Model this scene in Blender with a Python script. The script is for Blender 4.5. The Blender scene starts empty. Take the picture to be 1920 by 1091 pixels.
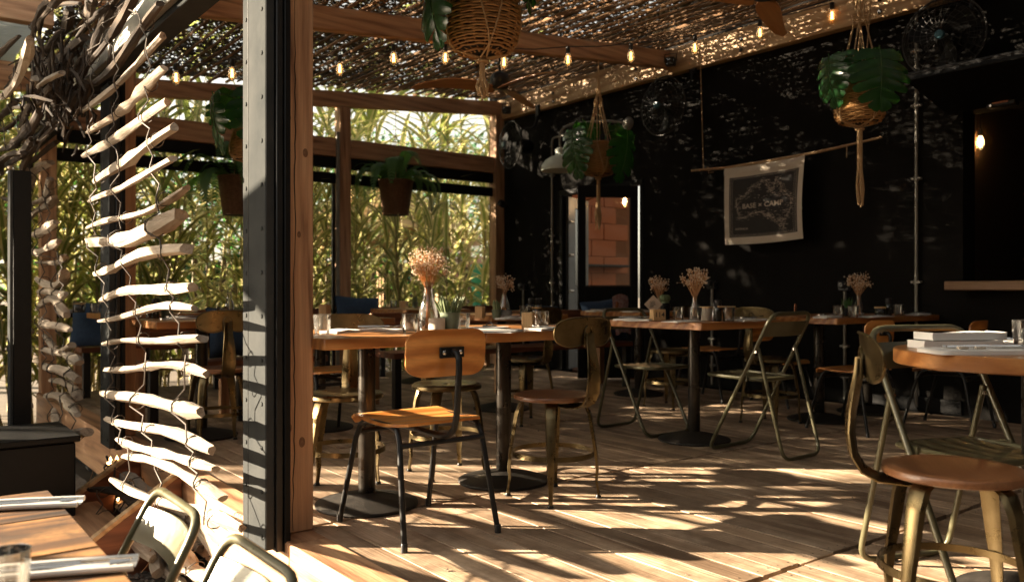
import bpy, math, random
import numpy as np
from mathutils import Vector, Matrix
R = math.radians
rnd = random.Random(7)
scene = bpy.context.scene
col = scene.collection

# ------------------------------------------------------------------ camera, sky, sun, exposure
F_PX, CX, CY, EYE = 1583.0, 960.0, 545.5, 0.95
YAW = R(37.4)
SIN, COS = math.sin(YAW), math.cos(YAW)
SUN_AZ, SUN_EL = R(-49.9), R(16.0)

cd = bpy.data.cameras.new('camera')
cam = bpy.data.objects.new('camera', cd)
col.objects.link(cam)
cam.location = (0, 0, EYE)
cam.rotation_euler = (R(90), 0, -YAW)
cd.sensor_width = 36.0
cd.lens = F_PX / 1920 * 36
cd.clip_start, cd.clip_end = 0.05, 400
cd.dof.use_dof = True
cd.dof.focus_distance = 3.5
cd.dof.aperture_fstop = 2.8
cd.dof.aperture_blades = 9
scene.camera = cam

world = bpy.data.worlds.new('World')
scene.world = world
world.use_nodes = True
wn = world.node_tree.nodes
sky = wn.new('ShaderNodeTexSky')
sky.sky_type = 'NISHITA'
sky.sun_disc = False
sky.sun_elevation = SUN_EL
sky.sun_rotation = SUN_AZ
sky.dust_density = 2.0
hsv = wn.new('ShaderNodeHueSaturation')         # late summer haze: paler, warmer sky than a clear blue one
hsv.inputs['Saturation'].default_value = 0.35
warm = wn.new('ShaderNodeMix'); warm.data_type = 'RGBA'; warm.blend_type = 'MULTIPLY'; warm.inputs[0].default_value = 1.0
warm.inputs[7].default_value = (0.95, 0.86, 0.72, 1)
world.node_tree.links.new(sky.outputs[0], hsv.inputs['Color'])
world.node_tree.links.new(hsv.outputs[0], warm.inputs[6])
world.node_tree.links.new(warm.outputs[2], wn['Background'].inputs[0])
wn['Background'].inputs[1].default_value = 0.058

sl = bpy.data.lights.new('sun', 'SUN')
sl.energy = 5.0
sl.angle = R(0.5)
sl.color = (1.0, 0.82, 0.60)
sun = bpy.data.objects.new('sun', sl)
col.objects.link(sun)
sdir = Vector((math.sin(SUN_AZ) * math.cos(SUN_EL), math.cos(SUN_AZ) * math.cos(SUN_EL), math.sin(SUN_EL)))
sun.rotation_euler = sdir.to_track_quat('Z', 'Y').to_euler()
sun.location = sdir * 30

scene.view_settings.view_transform = 'Standard'
scene.view_settings.look = 'None'
scene.view_settings.gamma = 1.0
scene.view_settings.exposure = 3.0
cy = scene.cycles
cy.use_denoising = True
cy.caustics_reflective = cy.caustics_refractive = False
cy.max_bounces, cy.diffuse_bounces, cy.glossy_bounces = 8, 4, 4
cy.transmission_bounces, cy.transparent_max_bounces = 6, 16
cy.sample_clamp_indirect = 6.0
scene.render.film_transparent = False

# ------------------------------------------------------------------ measuring helpers
def pd(px, d):
    lat = d * (px - CX) / F_PX
    return SIN * d + COS * lat, COS * d - SIN * lat
def hz(py, d):
    return EYE - d * (py - CY) / F_PX
def at(px, py, d):
    x, y = pd(px, d)
    return Vector((x, y, hz(py, d)))
def onx(px, py, X):                       # point seen at (px, py) on the plane x = X
    return at(px, py, X / (SIN + COS * (px - CX) / F_PX))

# ------------------------------------------------------------------ mesh builder
class MB:
    def __init__(s):
        s.v, s.f, s.m = [], [], []
    def add(s, vs, fs, mi=0):
        o = len(s.v)
        s.v += [tuple(v) for v in vs]
        s.f += [tuple(o + i for i in f) for f in fs]
        s.m += [mi] * len(fs)
        return s
    def obox(s, c, ax, h, ch=0.0, mi=0):
        c = Vector(c); ax = [Vector(a).normalized() for a in ax]
        if ch <= 0:
            vs = [c + ax[0]*h[0]*x + ax[1]*h[1]*y + ax[2]*h[2]*z for x in (-1,1) for y in (-1,1) for z in (-1,1)]
            return s.add(vs, [(0,1,3,2),(4,6,7,5),(0,4,5,1),(2,3,7,6),(0,2,6,4),(1,5,7,3)], mi)
        ch = min(ch, 0.45*min(h)*2)
        idx, vs = {}, []
        for x in (-1,1):
            for y in (-1,1):
                for z in (-1,1):
                    for k in range(3):
                        q = [h[0]*x, h[1]*y, h[2]*z]
                        sg = (x,y,z)
                        for j in range(3):
                            if j != k: q[j] -= ch*sg[j]
                        idx[(x,y,z,k)] = len(vs)
                        vs.append(c + ax[0]*q[0] + ax[1]*q[1] + ax[2]*q[2])
        fs = []
        for k in range(3):
            a, b = [j for j in range(3) if j != k]
            for sg in (-1,1):
                loop = []
                for (p, q) in ((-1,-1),(1,-1),(1,1),(-1,1)):
                    t = [0,0,0]; t[k]=sg; t[a]=p; t[b]=q
                    loop.append(idx[(t[0],t[1],t[2],k)])
                fs.append(loop)
        for k in range(3):                # edges running along axis k
            a, b = [j for j in range(3) if j != k]
            for p in (-1,1):
                for q in (-1,1):
                    t0=[0,0,0]; t0[k]=-1; t0[a]=p; t0[b]=q
                    t1=list(t0); t1[k]=1
                    fs.append([idx[(*t0,a)], idx[(*t0,b)], idx[(*t1,b)], idx[(*t1,a)]])
        for x in (-1,1):
            for y in (-1,1):
                for z in (-1,1):
                    fs.append([idx[(x,y,z,0)], idx[(x,y,z,1)], idx[(x,y,z,2)]])
        return s.add(vs, fs, mi)
    def box(s, x0, x1, y0, y1, z0, z1, ch=0.0, mi=0):
        return s.obox(((x0+x1)/2,(y0+y1)/2,(z0+z1)/2), ((1,0,0),(0,1,0),(0,0,1)), (abs(x1-x0)/2,abs(y1-y0)/2,abs(z1-z0)/2), ch, mi)
    def beam(s, p0, p1, w, h, ch=0.0, mi=0, up=(0,0,1)):
        p0, p1 = Vector(p0), Vector(p1)
        d = (p1-p0); L = d.length; d.normalize()
        side = d.cross(Vector(up)).normalized(); u = side.cross(d).normalized()
        return s.obox((p0+p1)/2, (d, side, u), (L/2, w/2, h/2), ch, mi)
    def tube(s, pts, r, n=8, mi=0, cap=True, closed=False, flat=None):
        pts = [Vector(p) for p in pts]
        N = len(pts)
        rr = r if isinstance(r, (list, tuple)) else [r]*N
        vs = []
        t0 = (pts[1]-pts[0]).normalized()
        ref = Vector((0,0,1)) if abs(t0.z) < .9 else Vector((1,0,0))
        u = t0.cross(ref).normalized()
        for i, p in enumerate(pts):
            if closed: t = pts[(i+1)%N]-pts[i-1]
            elif i == 0: t = pts[1]-pts[0]
            elif i == N-1: t = pts[-1]-pts[-2]
            else: t = (pts[i+1]-pts[i]).normalized() + (pts[i]-pts[i-1]).normalized()
            t.normalize()
            u = (u - t*u.dot(t))
            if u.length < 1e-6: u = t.orthogonal()
            u.normalize(); w = t.cross(u)
            for k in range(n):
                a = 2*math.pi*k/n
                vs.append(p + u*math.cos(a)*rr[i] + w*math.sin(a)*rr[i])
        fs = []
        for i in range(N if closed else N-1):
            j = (i+1) % N
            for k in range(n):
                l = (k+1) % n
                fs.append((i*n+k, i*n+l, j*n+l, j*n+k))
        if cap and not closed:
            fs.append(tuple(reversed(range(n)))); fs.append(tuple((N-1)*n+k for k in range(n)))
        return s.add(vs, fs, mi)
    def lathe(s, prof, n=24, c=(0,0,0), mi=0, wob=None):
        vs, fs = [], []
        for (r, z) in prof:
            for k in range(n):
                a = 2*math.pi*k/n
                q = r*(1+(wob(a) if wob else 0))
                vs.append((c[0]+q*math.cos(a), c[1]+q*math.sin(a), c[2]+z))
        for i in range(len(prof)-1):
            for k in range(n):
                l = (k+1) % n
                fs.append((i*n+k, i*n+l, (i+1)*n+l, (i+1)*n+k))
        if prof[0][0] > 1e-4: fs.append(tuple(reversed(range(n))))
        if prof[-1][0] > 1e-4 and prof[-1][1] != prof[0][1]: fs.append(tuple((len(prof)-1)*n+k for k in range(n)))
        return s.add(vs, fs, mi)
    def grid(s, fn, nu, nv, mi=0, closeu=False):
        vs = [fn(i/nu, j/nv) for j in range(nv+1) for i in range(nu+1)]
        fs = [(j*(nu+1)+i, j*(nu+1)+i+1, (j+1)*(nu+1)+i+1, (j+1)*(nu+1)+i) for j in range(nv) for i in range(nu)]
        return s.add(vs, fs, mi)
    def slab(s, outline, z0, z1, mi=0, zf=None):       # prism over a 2D outline
        n = len(outline)
        z = zf or (lambda x, y: 0)
        vs = [(x,y,z0+z(x,y)) for x,y in outline] + [(x,y,z1+z(x,y)) for x,y in outline]
        fs = [tuple(reversed(range(n))), tuple(range(n,2*n))] + [(i,(i+1)%n,n+(i+1)%n,n+i) for i in range(n)]
        return s.add(vs, fs, mi)
    def xf(s, M):
        s.v = [tuple(M @ Vector(v)) for v in s.v]
        return s
    def mesh(s, name, mats, smooth=True, ang=40):
        me = bpy.data.meshes.new(name)
        me.from_pydata(s.v, [], s.f)
        for m in (mats if isinstance(mats, (list,tuple)) else [mats]): me.materials.append(m)
        if any(s.m): me.polygons.foreach_set('material_index', s.m)
        if smooth:
            me.polygons.foreach_set('use_smooth', [True]*len(s.f))
            me.set_sharp_from_angle(angle=R(ang))
        me.update()
        return me
    def build(s, name, mats, parent=None, smooth=True, ang=40):
        return link(name, s.mesh(name, mats, smooth, ang), parent)

def link(name, me, parent=None, loc=None, rot=None):
    o = bpy.data.objects.new(name, me); col.objects.link(o)
    if parent is not None: o.parent = parent
    if loc is not None: o.location = loc
    if rot is not None: o.rotation_euler = rot
    return o
def tag(o, label=None, cat=None, group=None, kind=None):
    if label: o['label'] = label
    if cat: o['category'] = cat
    if group: o['group'] = group
    if kind: o['kind'] = kind
    return o
def thing(name, label, cat, loc=(0,0,0), rz=0, group=None):
    o = bpy.data.objects.new(name, None); col.objects.link(o)
    o.empty_display_size = .1
    o.location = loc; o.rotation_euler = (0,0,rz)
    return tag(o, label, cat, group)
def kids(o): return [c for c in bpy.data.objects if c.parent == o]
def dup(o, loc, rz, label, group=None):
    r = o.copy(); col.objects.link(r); r.location = loc; r.rotation_euler = (0,0,rz); r['label'] = label
    if group: r['group'] = group
    for c in kids(o):
        d = c.copy(); col.objects.link(d); d.parent = r
        for e in kids(c):
            g = e.copy(); col.objects.link(g); g.parent = d
    return r

# ------------------------------------------------------------------ materials
def newmat(name):
    m = bpy.data.materials.new(name); m.use_nodes = True
    nt = m.node_tree
    return m, nt.nodes, nt.links, nt.nodes['Principled BSDF']
def ramp(n, cols):
    r = n.new('ShaderNodeValToRGB')
    e = r.color_ramp.elements
    while len(e) < len(cols): e.new(.5)
    for i, (p, c) in enumerate(cols):
        e[i].position = p; e[i].color = (*c, 1)
    return r
def coords(n, l, scale, rand=True):
    tc = n.new('ShaderNodeTexCoord'); mp = n.new('ShaderNodeMapping')
    mp.inputs['Scale'].default_value = scale
    if rand:
        oi = n.new('ShaderNodeObjectInfo'); mu = n.new('ShaderNodeMath'); mu.operation = 'MULTIPLY'
        mu.inputs[1].default_value = 43.7; l.new(oi.outputs['Random'], mu.inputs[0])
        va = n.new('ShaderNodeVectorMath'); va.operation = 'ADD'
        l.new(tc.outputs['Object'], va.inputs[0]); l.new(mu.outputs[0], va.inputs[1]); l.new(va.outputs[0], mp.inputs[0])
        return mp, oi
    l.new(tc.outputs['Object'], mp.inputs[0])
    return mp, None
def wood(name, cols, axis='Y', sc=1.0, rough=.5, bump=.25, vary=.25, coat=0.0, rings=0.0, wear=None, wamt=.55):
    m, n, l, b = newmat(name)
    s = [16*sc]*3; s['XYZ'.index(axis)] = 1.1*sc
    mp, oi = coords(n, l, s)
    nz = n.new('ShaderNodeTexNoise'); nz.inputs['Scale'].default_value = 1.0; nz.inputs['Detail'].default_value = 5
    nz.inputs['Roughness'].default_value = .6; nz.inputs['Distortion'].default_value = .7
    l.new(mp.outputs[0], nz.inputs['Vector'])
    src = nz.outputs['Fac']
    if rings:
        wv = n.new('ShaderNodeTexWave'); wv.wave_type = 'BANDS'; wv.bands_direction = 'DIAGONAL'
        wv.inputs['Scale'].default_value = .55; wv.inputs['Distortion'].default_value = 9
        wv.inputs['Detail'].default_value = 2; wv.inputs['Detail Scale'].default_value = .7
        l.new(mp.outputs[0], wv.inputs['Vector'])
        mx = n.new('ShaderNodeMix'); mx.inputs[0].default_value = rings
        l.new(nz.outputs['Fac'], mx.inputs[2]); l.new(wv.outputs['Fac'], mx.inputs[3]); src = mx.outputs[0]
    rp = ramp(n, cols); l.new(src, rp.inputs[0])
    s2 = [150*sc]*3; s2['XYZ'.index(axis)] = 5*sc
    mp2, _ = coords(n, l, s2)
    n2 = n.new('ShaderNodeTexNoise'); n2.inputs['Scale'].default_value = 1; n2.inputs['Detail'].default_value = 3
    l.new(mp2.outputs[0], n2.inputs['Vector'])
    hs = n.new('ShaderNodeHueSaturation')
    ma = n.new('ShaderNodeMath'); ma.operation = 'MULTIPLY_ADD'
    ma.inputs[1].default_value = vary; ma.inputs[2].default_value = 1 - vary/2
    l.new(oi.outputs['Random'], ma.inputs[0])
    mb = n.new('ShaderNodeMath'); mb.operation = 'MULTIPLY_ADD'; mb.inputs[1].default_value = .5; mb.inputs[2].default_value = .75
    l.new(n2.outputs['Fac'], mb.inputs[0])
    mc = n.new('ShaderNodeMath'); mc.operation = 'MULTIPLY'
    l.new(ma.outputs[0], mc.inputs[0]); l.new(mb.outputs[0], mc.inputs[1])
    l.new(mc.outputs[0], hs.inputs['Value']); l.new(rp.outputs[0], hs.inputs['Color'])
    out = hs.outputs[0]
    if wear:                                 # big soft stains in world-size patches
        mp3, _ = coords(n, l, (2.2,2.2,2.2)); n3 = n.new('ShaderNodeTexNoise'); n3.inputs['Scale'].default_value = 1.3
        n3.inputs['Detail'].default_value = 6; n3.inputs['Roughness'].default_value = .7; l.new(mp3.outputs[0], n3.inputs['Vector'])
        r3 = ramp(n, [(.38,(0,0,0)),(.62,(1,1,1))]); l.new(n3.outputs['Fac'], r3.inputs[0])
        mm = n.new('ShaderNodeMix'); mm.data_type = 'RGBA'; mm.inputs[7].default_value = (*wear,1)
        mf = n.new('ShaderNodeMath'); mf.operation='MULTIPLY'; mf.inputs[1].default_value=wamt; l.new(r3.outputs[0], mf.inputs[0])
        l.new(mf.outputs[0], mm.inputs[0]); l.new(out, mm.inputs[6]); out = mm.outputs[2]
    l.new(out, b.inputs['Base Color'])
    rr = n.new('ShaderNodeMath'); rr.operation='MULTIPLY_ADD'; rr.inputs[1].default_value=.25; rr.inputs[2].default_value=rough-.1
    l.new(src, rr.inputs[0]); l.new(rr.outputs[0], b.inputs['Roughness'])
    b.inputs['Coat Weight'].default_value = coat; b.inputs['Coat Roughness'].default_value = .25
    bp = n.new('ShaderNodeBump'); bp.inputs['Strength'].default_value = bump; bp.inputs['Distance'].default_value = .004
    l.new(n2.outputs['Fac'], bp.inputs['Height']); l.new(bp.outputs[0], b.inputs['Normal'])
    return m
def plain(name, c, rough=.5, metal=0.0, c2=None, sc=20, bump=0.0, bsc=60, coat=0.0, trans=0.0, vary=0.0, spec=.5):
    m, n, l, b = newmat(name)
    b.inputs['Roughness'].default_value = rough; b.inputs['Metallic'].default_value = metal
    b.inputs['Coat Weight'].default_value = coat
    b.inputs['Specular IOR Level'].default_value = spec
    b.inputs['Base Color'].default_value = (*c, 1)
    if c2:
        mp, oi = coords(n, l, (1,1,1))
        nz = n.new('ShaderNodeTexNoise'); nz.inputs['Scale'].default_value = sc; nz.inputs['Detail'].default_value = 5
        nz.inputs['Roughness'].default_value = .65
        l.new(mp.outputs[0], nz.inputs['Vector'])
        rp = ramp(n, [(.3,c),(.7,c2)]); l.new(nz.outputs['Fac'], rp.inputs[0])
        l.new(rp.outputs[0], b.inputs['Base Color'])
        q = n.new('ShaderNodeMath'); q.operation='MULTIPLY_ADD'; q.inputs[1].default_value=.3; q.inputs[2].default_value=max(.02,rough-.15)
        l.new(nz.outputs['Fac'], q.inputs[0]); l.new(q.outputs[0], b.inputs['Roughness'])
    if bump:
        mp, _ = coords(n, l, (1,1,1)); nz = n.new('ShaderNodeTexNoise'); nz.inputs['Scale'].default_value = bsc; nz.inputs['Detail'].default_value = 4
        l.new(mp.outputs[0], nz.inputs['Vector'])
        bp = n.new('ShaderNodeBump'); bp.inputs['Strength'].default_value = bump; bp.inputs['Distance'].default_value = .004
        l.new(nz.outputs['Fac'], bp.inputs['Height']); l.new(bp.outputs[0], b.inputs['Normal'])
    return m
def leafmat(name, c, c2, tr, rough=.45, amt=.45):
    m, n, l, b = newmat(name)
    mp, oi = coords(n, l, (1,1,1))
    nz = n.new('ShaderNodeTexNoise'); nz.inputs['Scale'].default_value = 7; nz.inputs['Detail'].default_value = 3
    l.new(mp.outputs[0], nz.inputs['Vector'])
    rp = ramp(n, [(.3,c),(.7,c2)]); l.new(nz.outputs['Fac'], rp.inputs[0])
    l.new(rp.outputs[0], b.inputs['Base Color']); b.inputs['Roughness'].default_value = rough
    t = n.new('ShaderNodeBsdfTranslucent'); t.inputs[0].default_value = (*tr,1)
    mx = n.new('ShaderNodeMixShader'); mx.inputs[0].default_value = amt
    l.new(b.outputs[0], mx.inputs[1]); l.new(t.outputs[0], mx.inputs[2])
    l.new(mx.outputs[0], n['Material Output'].inputs[0])
    return m
def emit(name, c, s):
    m, n, l, b = newmat(name)
    b.inputs['Base Color'].default_value = (*c,1); b.inputs['Emission Color'].default_value = (*c,1); b.inputs['Emission Strength'].default_value = s
    return m
def thinglass(name, tint=(1,1,1), refl=1.0, haze=0.0):
    m, n, l, b = newmat(name)
    tr = n.new('ShaderNodeBsdfTransparent'); tr.inputs[0].default_value = (*tint,1)
    gl = n.new('ShaderNodeBsdfGlossy'); gl.inputs['Roughness'].default_value = .03
    fr = n.new('ShaderNodeFresnel'); fr.inputs[0].default_value = 1.5
    mu = n.new('ShaderNodeMath'); mu.operation='MULTIPLY'; mu.inputs[1].default_value = refl; mu.use_clamp = True
    l.new(fr.outputs[0], mu.inputs[0])
    mx = n.new('ShaderNodeMixShader'); l.new(mu.outputs[0], mx.inputs[0]); l.new(tr.outputs[0], mx.inputs[1]); l.new(gl.outputs[0], mx.inputs[2])
    out = mx
    if haze:
        df = n.new('ShaderNodeBsdfTranslucent'); df.inputs[0].default_value = (.9,.88,.84,1)
        m2 = n.new('ShaderNodeMixShader'); m2.inputs[0].default_value = haze
        l.new(mx.outputs[0], m2.inputs[1]); l.new(df.outputs[0], m2.inputs[2]); out = m2
    l.new(out.outputs[0], n['Material Output'].inputs[0])
    return m

DECK = wood('deck_wood', [(.24,(.16,.095,.052)),(.42,(.37,.26,.165)),(.58,(.52,.385,.26)),(.80,(.65,.52,.38))], 'Y', .8, .6, .7, .6, wear=(.13,.08,.047), wamt=.75)
FIR = {a: wood('fir_timber_'+a.lower(), [(.28,(.17,.075,.034)),(.46,(.46,.25,.13)),(.66,(.60,.36,.20))], a, .9, .6, .5, .25, rings=.15) for a in 'XYZ'}
PALEFIR = wood('pale_timber', [(.25,(.34,.19,.085)),(.5,(.52,.33,.165)),(.75,(.62,.43,.24))], 'Y', .8, .6, .3, .15, rings=.3)
GREYFIR = {a: wood('fir_timber_'+a.lower(), [(.28,(.17,.075,.034)),(.46,(.46,.25,.13)),(.66,(.60,.36,.20))], a, .9, .6, .5, .25, rings=.15) for a in 'XYZ'}
TABLE = {a: wood('varnished_tabletop_'+a.lower(), [(.25,(.22,.075,.018)),(.5,(.42,.17,.045)),(.75,(.58,.28,.09))], a, .9, .36, .14, .25, coat=.3, rings=.3, wear=(.20,.075,.02), wamt=.45) for a in 'XY'}
PLY = wood('orange_plywood', [(.25,(.42,.15,.03)),(.5,(.56,.225,.05)),(.75,(.66,.30,.08))], 'X', .7, .36, .08, .1, coat=.3, rings=.6)
REDWOOD = {a: wood('red_brown_bench_wood_'+a.lower(), [(.25,(.10,.032,.014)),(.5,(.19,.065,.03)),(.75,(.29,.11,.05))], a, .8, .42, .15, .25, rings=.3) for a in 'XY'}
TERRTOP = wood('worn_terrace_tabletop', [(.38,(.022,.011,.005)),(.47,(.15,.066,.02)),(.58,(.42,.20,.06)),(.8,(.55,.29,.09))], 'X', .55, .62, .3, .1, coat=.0, wear=(.030,.015,.007), wamt=.9)
SEATWOOD = wood('turned_seat_wood', [(.25,(.13,.052,.020)),(.5,(.21,.088,.034)),(.75,(.30,.138,.056))], 'X', .8, .38, .1, .2, coat=.3)
DRIFT = wood('driftwood', [(.28,(.09,.065,.045)),(.42,(.30,.24,.18)),(.70,(.46,.395,.315))], 'Y', 1.6, .95, 1.0, .4)
BARK = wood('dark_driftwood', [(.3,(.012,.008,.005)),(.5,(.045,.029,.018)),(.78,(.13,.09,.056))], 'Y', 1.6, .92, .9, .6)
SLAT = wood('roof_stick_wood', [(.25,(.09,.045,.02)),(.5,(.20,.11,.05)),(.75,(.34,.21,.11))], 'Y', 1.0, .75, .4, .7)
FANWOOD = wood('fan_blade_wood', [(.25,(.30,.13,.045)),(.5,(.42,.20,.075)),(.75,(.50,.26,.11))], 'X', .8, .45, .1, .1)
BLOCKWOOD = wood('pine_block_wood', [(.25,(.50,.30,.13)),(.5,(.62,.40,.19)),(.75,(.70,.48,.25))], 'Z', 2.5, .5, .1, .15)
GUN = plain('bronze_steel', (.11,.080,.036), .30, .92, (.19,.145,.075), 14)
OLIVE = plain('olive_painted_tube', (.075,.070,.036), .33, .15, (.105,.095,.052), 18)
BLACKST = plain('black_steel', (.008,.008,.008), .38, 0, (.014,.0135,.013), 25, spec=.35)
COLUMNST = plain('dark_column_steel', (.030,.026,.022), .30, .7, (.06,.052,.042), 9)
CAST = plain('cast_iron', (.010,.009,.008), .6, 0, (.034,.029,.024), 16, .5, 180, spec=.25)
GREYMETAL = plain('grey_painted_metal', (.036,.039,.040), .9, 0, (.058,.060,.059), 4, .05, 90, spec=.0)
GALV = plain('galvanised_pipe', (.30,.285,.245), .5, .3, (.21,.20,.175), 12)
WALL = plain('black_wall_paint', (.009,.0085,.008), .9, 0, (.0145,.0135,.0125), 1.1, .04, 60, spec=.04)
BLACKP = plain('black_paint', (.006,.006,.006), .5, 0, (.010,.010,.010), 20, spec=.15)
DOORP = plain('charcoal_door_paint', (.018,.018,.018), .5, 0, (.028,.028,.027), 9, spec=.2)
ROPE = plain('jute_rope', (.42,.27,.13), .9, 0, (.58,.41,.23), 90, .6, 400)
WIRE = plain('twisted_wire', (.07,.055,.042), .7, .2)
WICKER = plain('woven_cane', (.34,.17,.06), .55, 0, (.52,.29,.105), 30, .3, 200)
DARKWICK = plain('dark_woven_cane', (.15,.075,.04), .65, 0, (.26,.145,.08), 30, .3, 200)
SOIL = plain('potting_soil', (.02,.015,.01), .95)
LEAF = leafmat('monstera_leaf', (.010,.045,.014), (.02,.085,.022), (.08,.34,.03), .25, .25)
FERNM = leafmat('fern_leaf', (.045,.12,.04), (.09,.19,.06), (.18,.40,.08), .5, .35)
REEDG = leafmat('reed_leaf_green', (.045,.085,.024), (.09,.135,.038), (.40,.46,.12), .5, .45)
REEDC = leafmat('reed_leaf_cream', (.34,.33,.17), (.46,.43,.25), (.78,.68,.32), .5, .5)
CANE = plain('reed_cane', (.26,.21,.09), .5, 0, (.36,.29,.13), 6)
FARLEAF = leafmat('monstera_leaf', (.010,.045,.014), (.02,.085,.022), (.08,.34,.03), .25, .25)
BARKT = plain('tree_bark', (.10,.075,.055), .9, 0, (.17,.13,.10), 20)
NET = leafmat('shade_net', (.009,.008,.007), (.015,.013,.010), (.16,.10,.04), .8, .15)
STEEL = plain('stainless_cutlery', (.62,.60,.57), .18, 1.0)
WHITE = plain('white_paper', (.78,.76,.72), .8, 0, (.72,.70,.66), 8)
CERAM = plain('speckled_ceramic', (.46,.38,.29), .6, 0, (.56,.48,.38), 60)
GREENPOT = plain('green_enamel_pot', (.10,.13,.085), .35, .1, (.14,.17,.11), 8)
GREYPOT = plain('grey_concrete_pot', (.16,.155,.145), .8, 0, (.24,.235,.22), 25)
SUCC = leafmat('succulent', (.10,.14,.06), (.18,.21,.10), (.30,.38,.12), .6, .15)
DRYF = plain('dried_flower', (.54,.41,.28), .85, 0, (.72,.60,.46), 40)
DRYS = plain('dried_stem', (.42,.20,.08), .8, 0, (.56,.32,.15), 30)
DENIM = plain('blue_denim', (.022,.050,.105), .85, 0, (.045,.085,.155), 30, .4, 300)
PLAID = plain('checked_cloth', (.30,.04,.045), .85, 0, (.62,.56,.52), 45)
CANVAS = plain('cream_canvas', (.60,.52,.42), .9, 0, (.66,.58,.48), 12, .3, 500)
INK = plain('black_print', (.018,.015,.014), .8, 0, (.03,.026,.024), 20)
INKW = plain('cream_print', (.50,.42,.34), .9)
GLASS = thinglass('drinking_glass', (.97,.97,.95), 2.2, .05)
VASEG = thinglass('vase_glass', (.96,.95,.93), 2.4, .06)
PANE = thinglass('window_pane', (.92,.90,.86), 1.2)
BULBG = thinglass('amber_bulb_glass', (1,.84,.6), 1.6, .12)
FILA = emit('glowing_filament', (1,.55,.18), 2.2)
FILB = emit('room_filament', (1,.62,.24), 20)
GRAVEL = plain('gravel', (.10,.082,.065), .95, 0, (.24,.205,.17), 60, .9, 60)
EARTH = plain('earth', (.075,.055,.036), .95, 0, (.13,.10,.07), 3, .5, 20)
LAMPSH = plain('pale_green_enamel', (.60,.66,.58), .4, 0, (.64,.69,.61), 6)
LAMPIN = plain('orange_enamel', (.62,.26,.08), .5)
BLOCKW = plain('painted_block', (.30,.085,.022), .8, 0, (.35,.105,.03), 9, .3, 40)
COPPER = plain('copper_label', (.40,.15,.07), .4, .6)
BLACKGLASS = thinglass('smoked_jar_glass', (.35,.33,.30), 2.0, .03)
SAUCE = plain('dark_sauce', (.06,.012,.004), .2)
PLASTIC = plain('black_plastic', (.015,.015,.016), .3)
BLUEGL = plain('hub_blue', (.03,.12,.16), .4)
ROOFPOLY = leafmat('translucent_roof_sheet', (.42,.46,.47), (.50,.53,.53), (.36,.40,.40), .3, .35)
PICKET = plain('weathered_picket', (.055,.033,.02), .85, 0, (.11,.07,.045), 12)
THATCH = leafmat('thatch_straw', (.34,.22,.09), (.50,.35,.15), (.66,.42,.14), .8, .3)
PINKCL = leafmat('pink_canopy_cloth', (.70,.42,.36), (.74,.46,.40), (.75,.40,.30), .8, .4)
TEAL = plain('teal_board', (.05,.36,.30), .5, 0, (.07,.42,.36), 5)
WHITEWALL = plain('black_wall_paint', (.0075,.007,.0066), .9, 0, (.0125,.0115,.0105), 1.1, .04, 60, spec=.04)
FANWIRE = plain('fan_wire', (.022,.02,.017), .55, .2)
# ================================================================== SETTING
GZ = -0.40                                   # terrace ground, one and a half steps below the deck
WX, BY = 6.65, 8.85                          # black wall plane, back facade plane
FX = 1.25                                    # outer edge of the deck
def zroof(x): return 3.24 - .084*(WX - x)    # underside of the sloping rafters

g = MB().box(-60, 120, -40, 160, GZ-.5, GZ-.03)
tag(g.build('ground', EARTH), kind='structure')
g = MB(); N = 60
def gfn(u, v):
    x, y = -1.6+2.85*u, .3+8.0*v
    return (x, y, GZ-.015+.012*math.sin(x*31+y*17)*math.sin(y*23-x*11))
g.grid(gfn, 40, 90)
tag(g.build('gravel_path', GRAVEL), kind='structure')
# loose stones on the gravel, nobody could count them
pb = MB()
for i in range(5200):
    x, y = rnd.uniform(.35, 1.22), rnd.uniform(1.6, 5.2)
    r = rnd.uniform(.004, .013); a = rnd.uniform(0, 6.28)
    c = Vector((x, y, GZ-.008+r*.4))
    e = [(math.cos(a)*r*1.2, math.sin(a)*r*1.2, 0), (-math.sin(a)*r, math.cos(a)*r, 0), (0,0,r*.7)]
    vs = [c+Vector(e[0]), c-Vector(e[0]), c+Vector(e[1]), c-Vector(e[1]), c+Vector(e[2]), c-Vector(e[2])]
    pb.add(vs, [(0,2,4),(2,1,4),(1,3,4),(3,0,4),(2,0,5),(1,2,5),(3,1,5),(0,3,5)])
tag(pb.build('gravel_stones', GRAVEL, smooth=False), kind='stuff')

# ---- deck: dark joist base, boards laid along the wall, outer kerb timber
deck = MB().box(FX+.02, WX+.02, -2.0, BY+.1, -.34, -.032).build('deck_floor', BLACKP)
tag(deck, kind='structure')
rows = [.23, 1.72, 3.21, 4.69, 6.18, 7.67]
pw = .107
def plank_mesh(L, bend):
    m = MB(); n = 2
    h = pw/2-.0012
    m.obox((0,0,-.0125), ((1,0,0),(0,1,0),(0,0,1)), (h, L/2-.003, .0125), .002)
    return m.mesh('deck_board', DECK, True, 30)
x0 = FX+.16
ncol = int((WX-.012-x0)/pw)
for k in range(5):
    L = rows[k+1]-rows[k]-.014
    meshes = [plank_mesh(L-.002*j, 0) for j in range(3)]
    for i in range(ncol):
        x = x0+pw*(i+.5)
        if k == 0 and x < 1.9: continue
        o = link('deck_board', rnd.choice(meshes), deck, (x+rnd.uniform(-.001,.001), (rows[k]+rows[k+1])/2+rnd.uniform(-.005,.005), rnd.uniform(-.0022,.0012)),
                 (rnd.uniform(-.0006,.0006), rnd.uniform(-.006,.006), rnd.uniform(-.0012,.0012)))
rest = MB()
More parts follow.
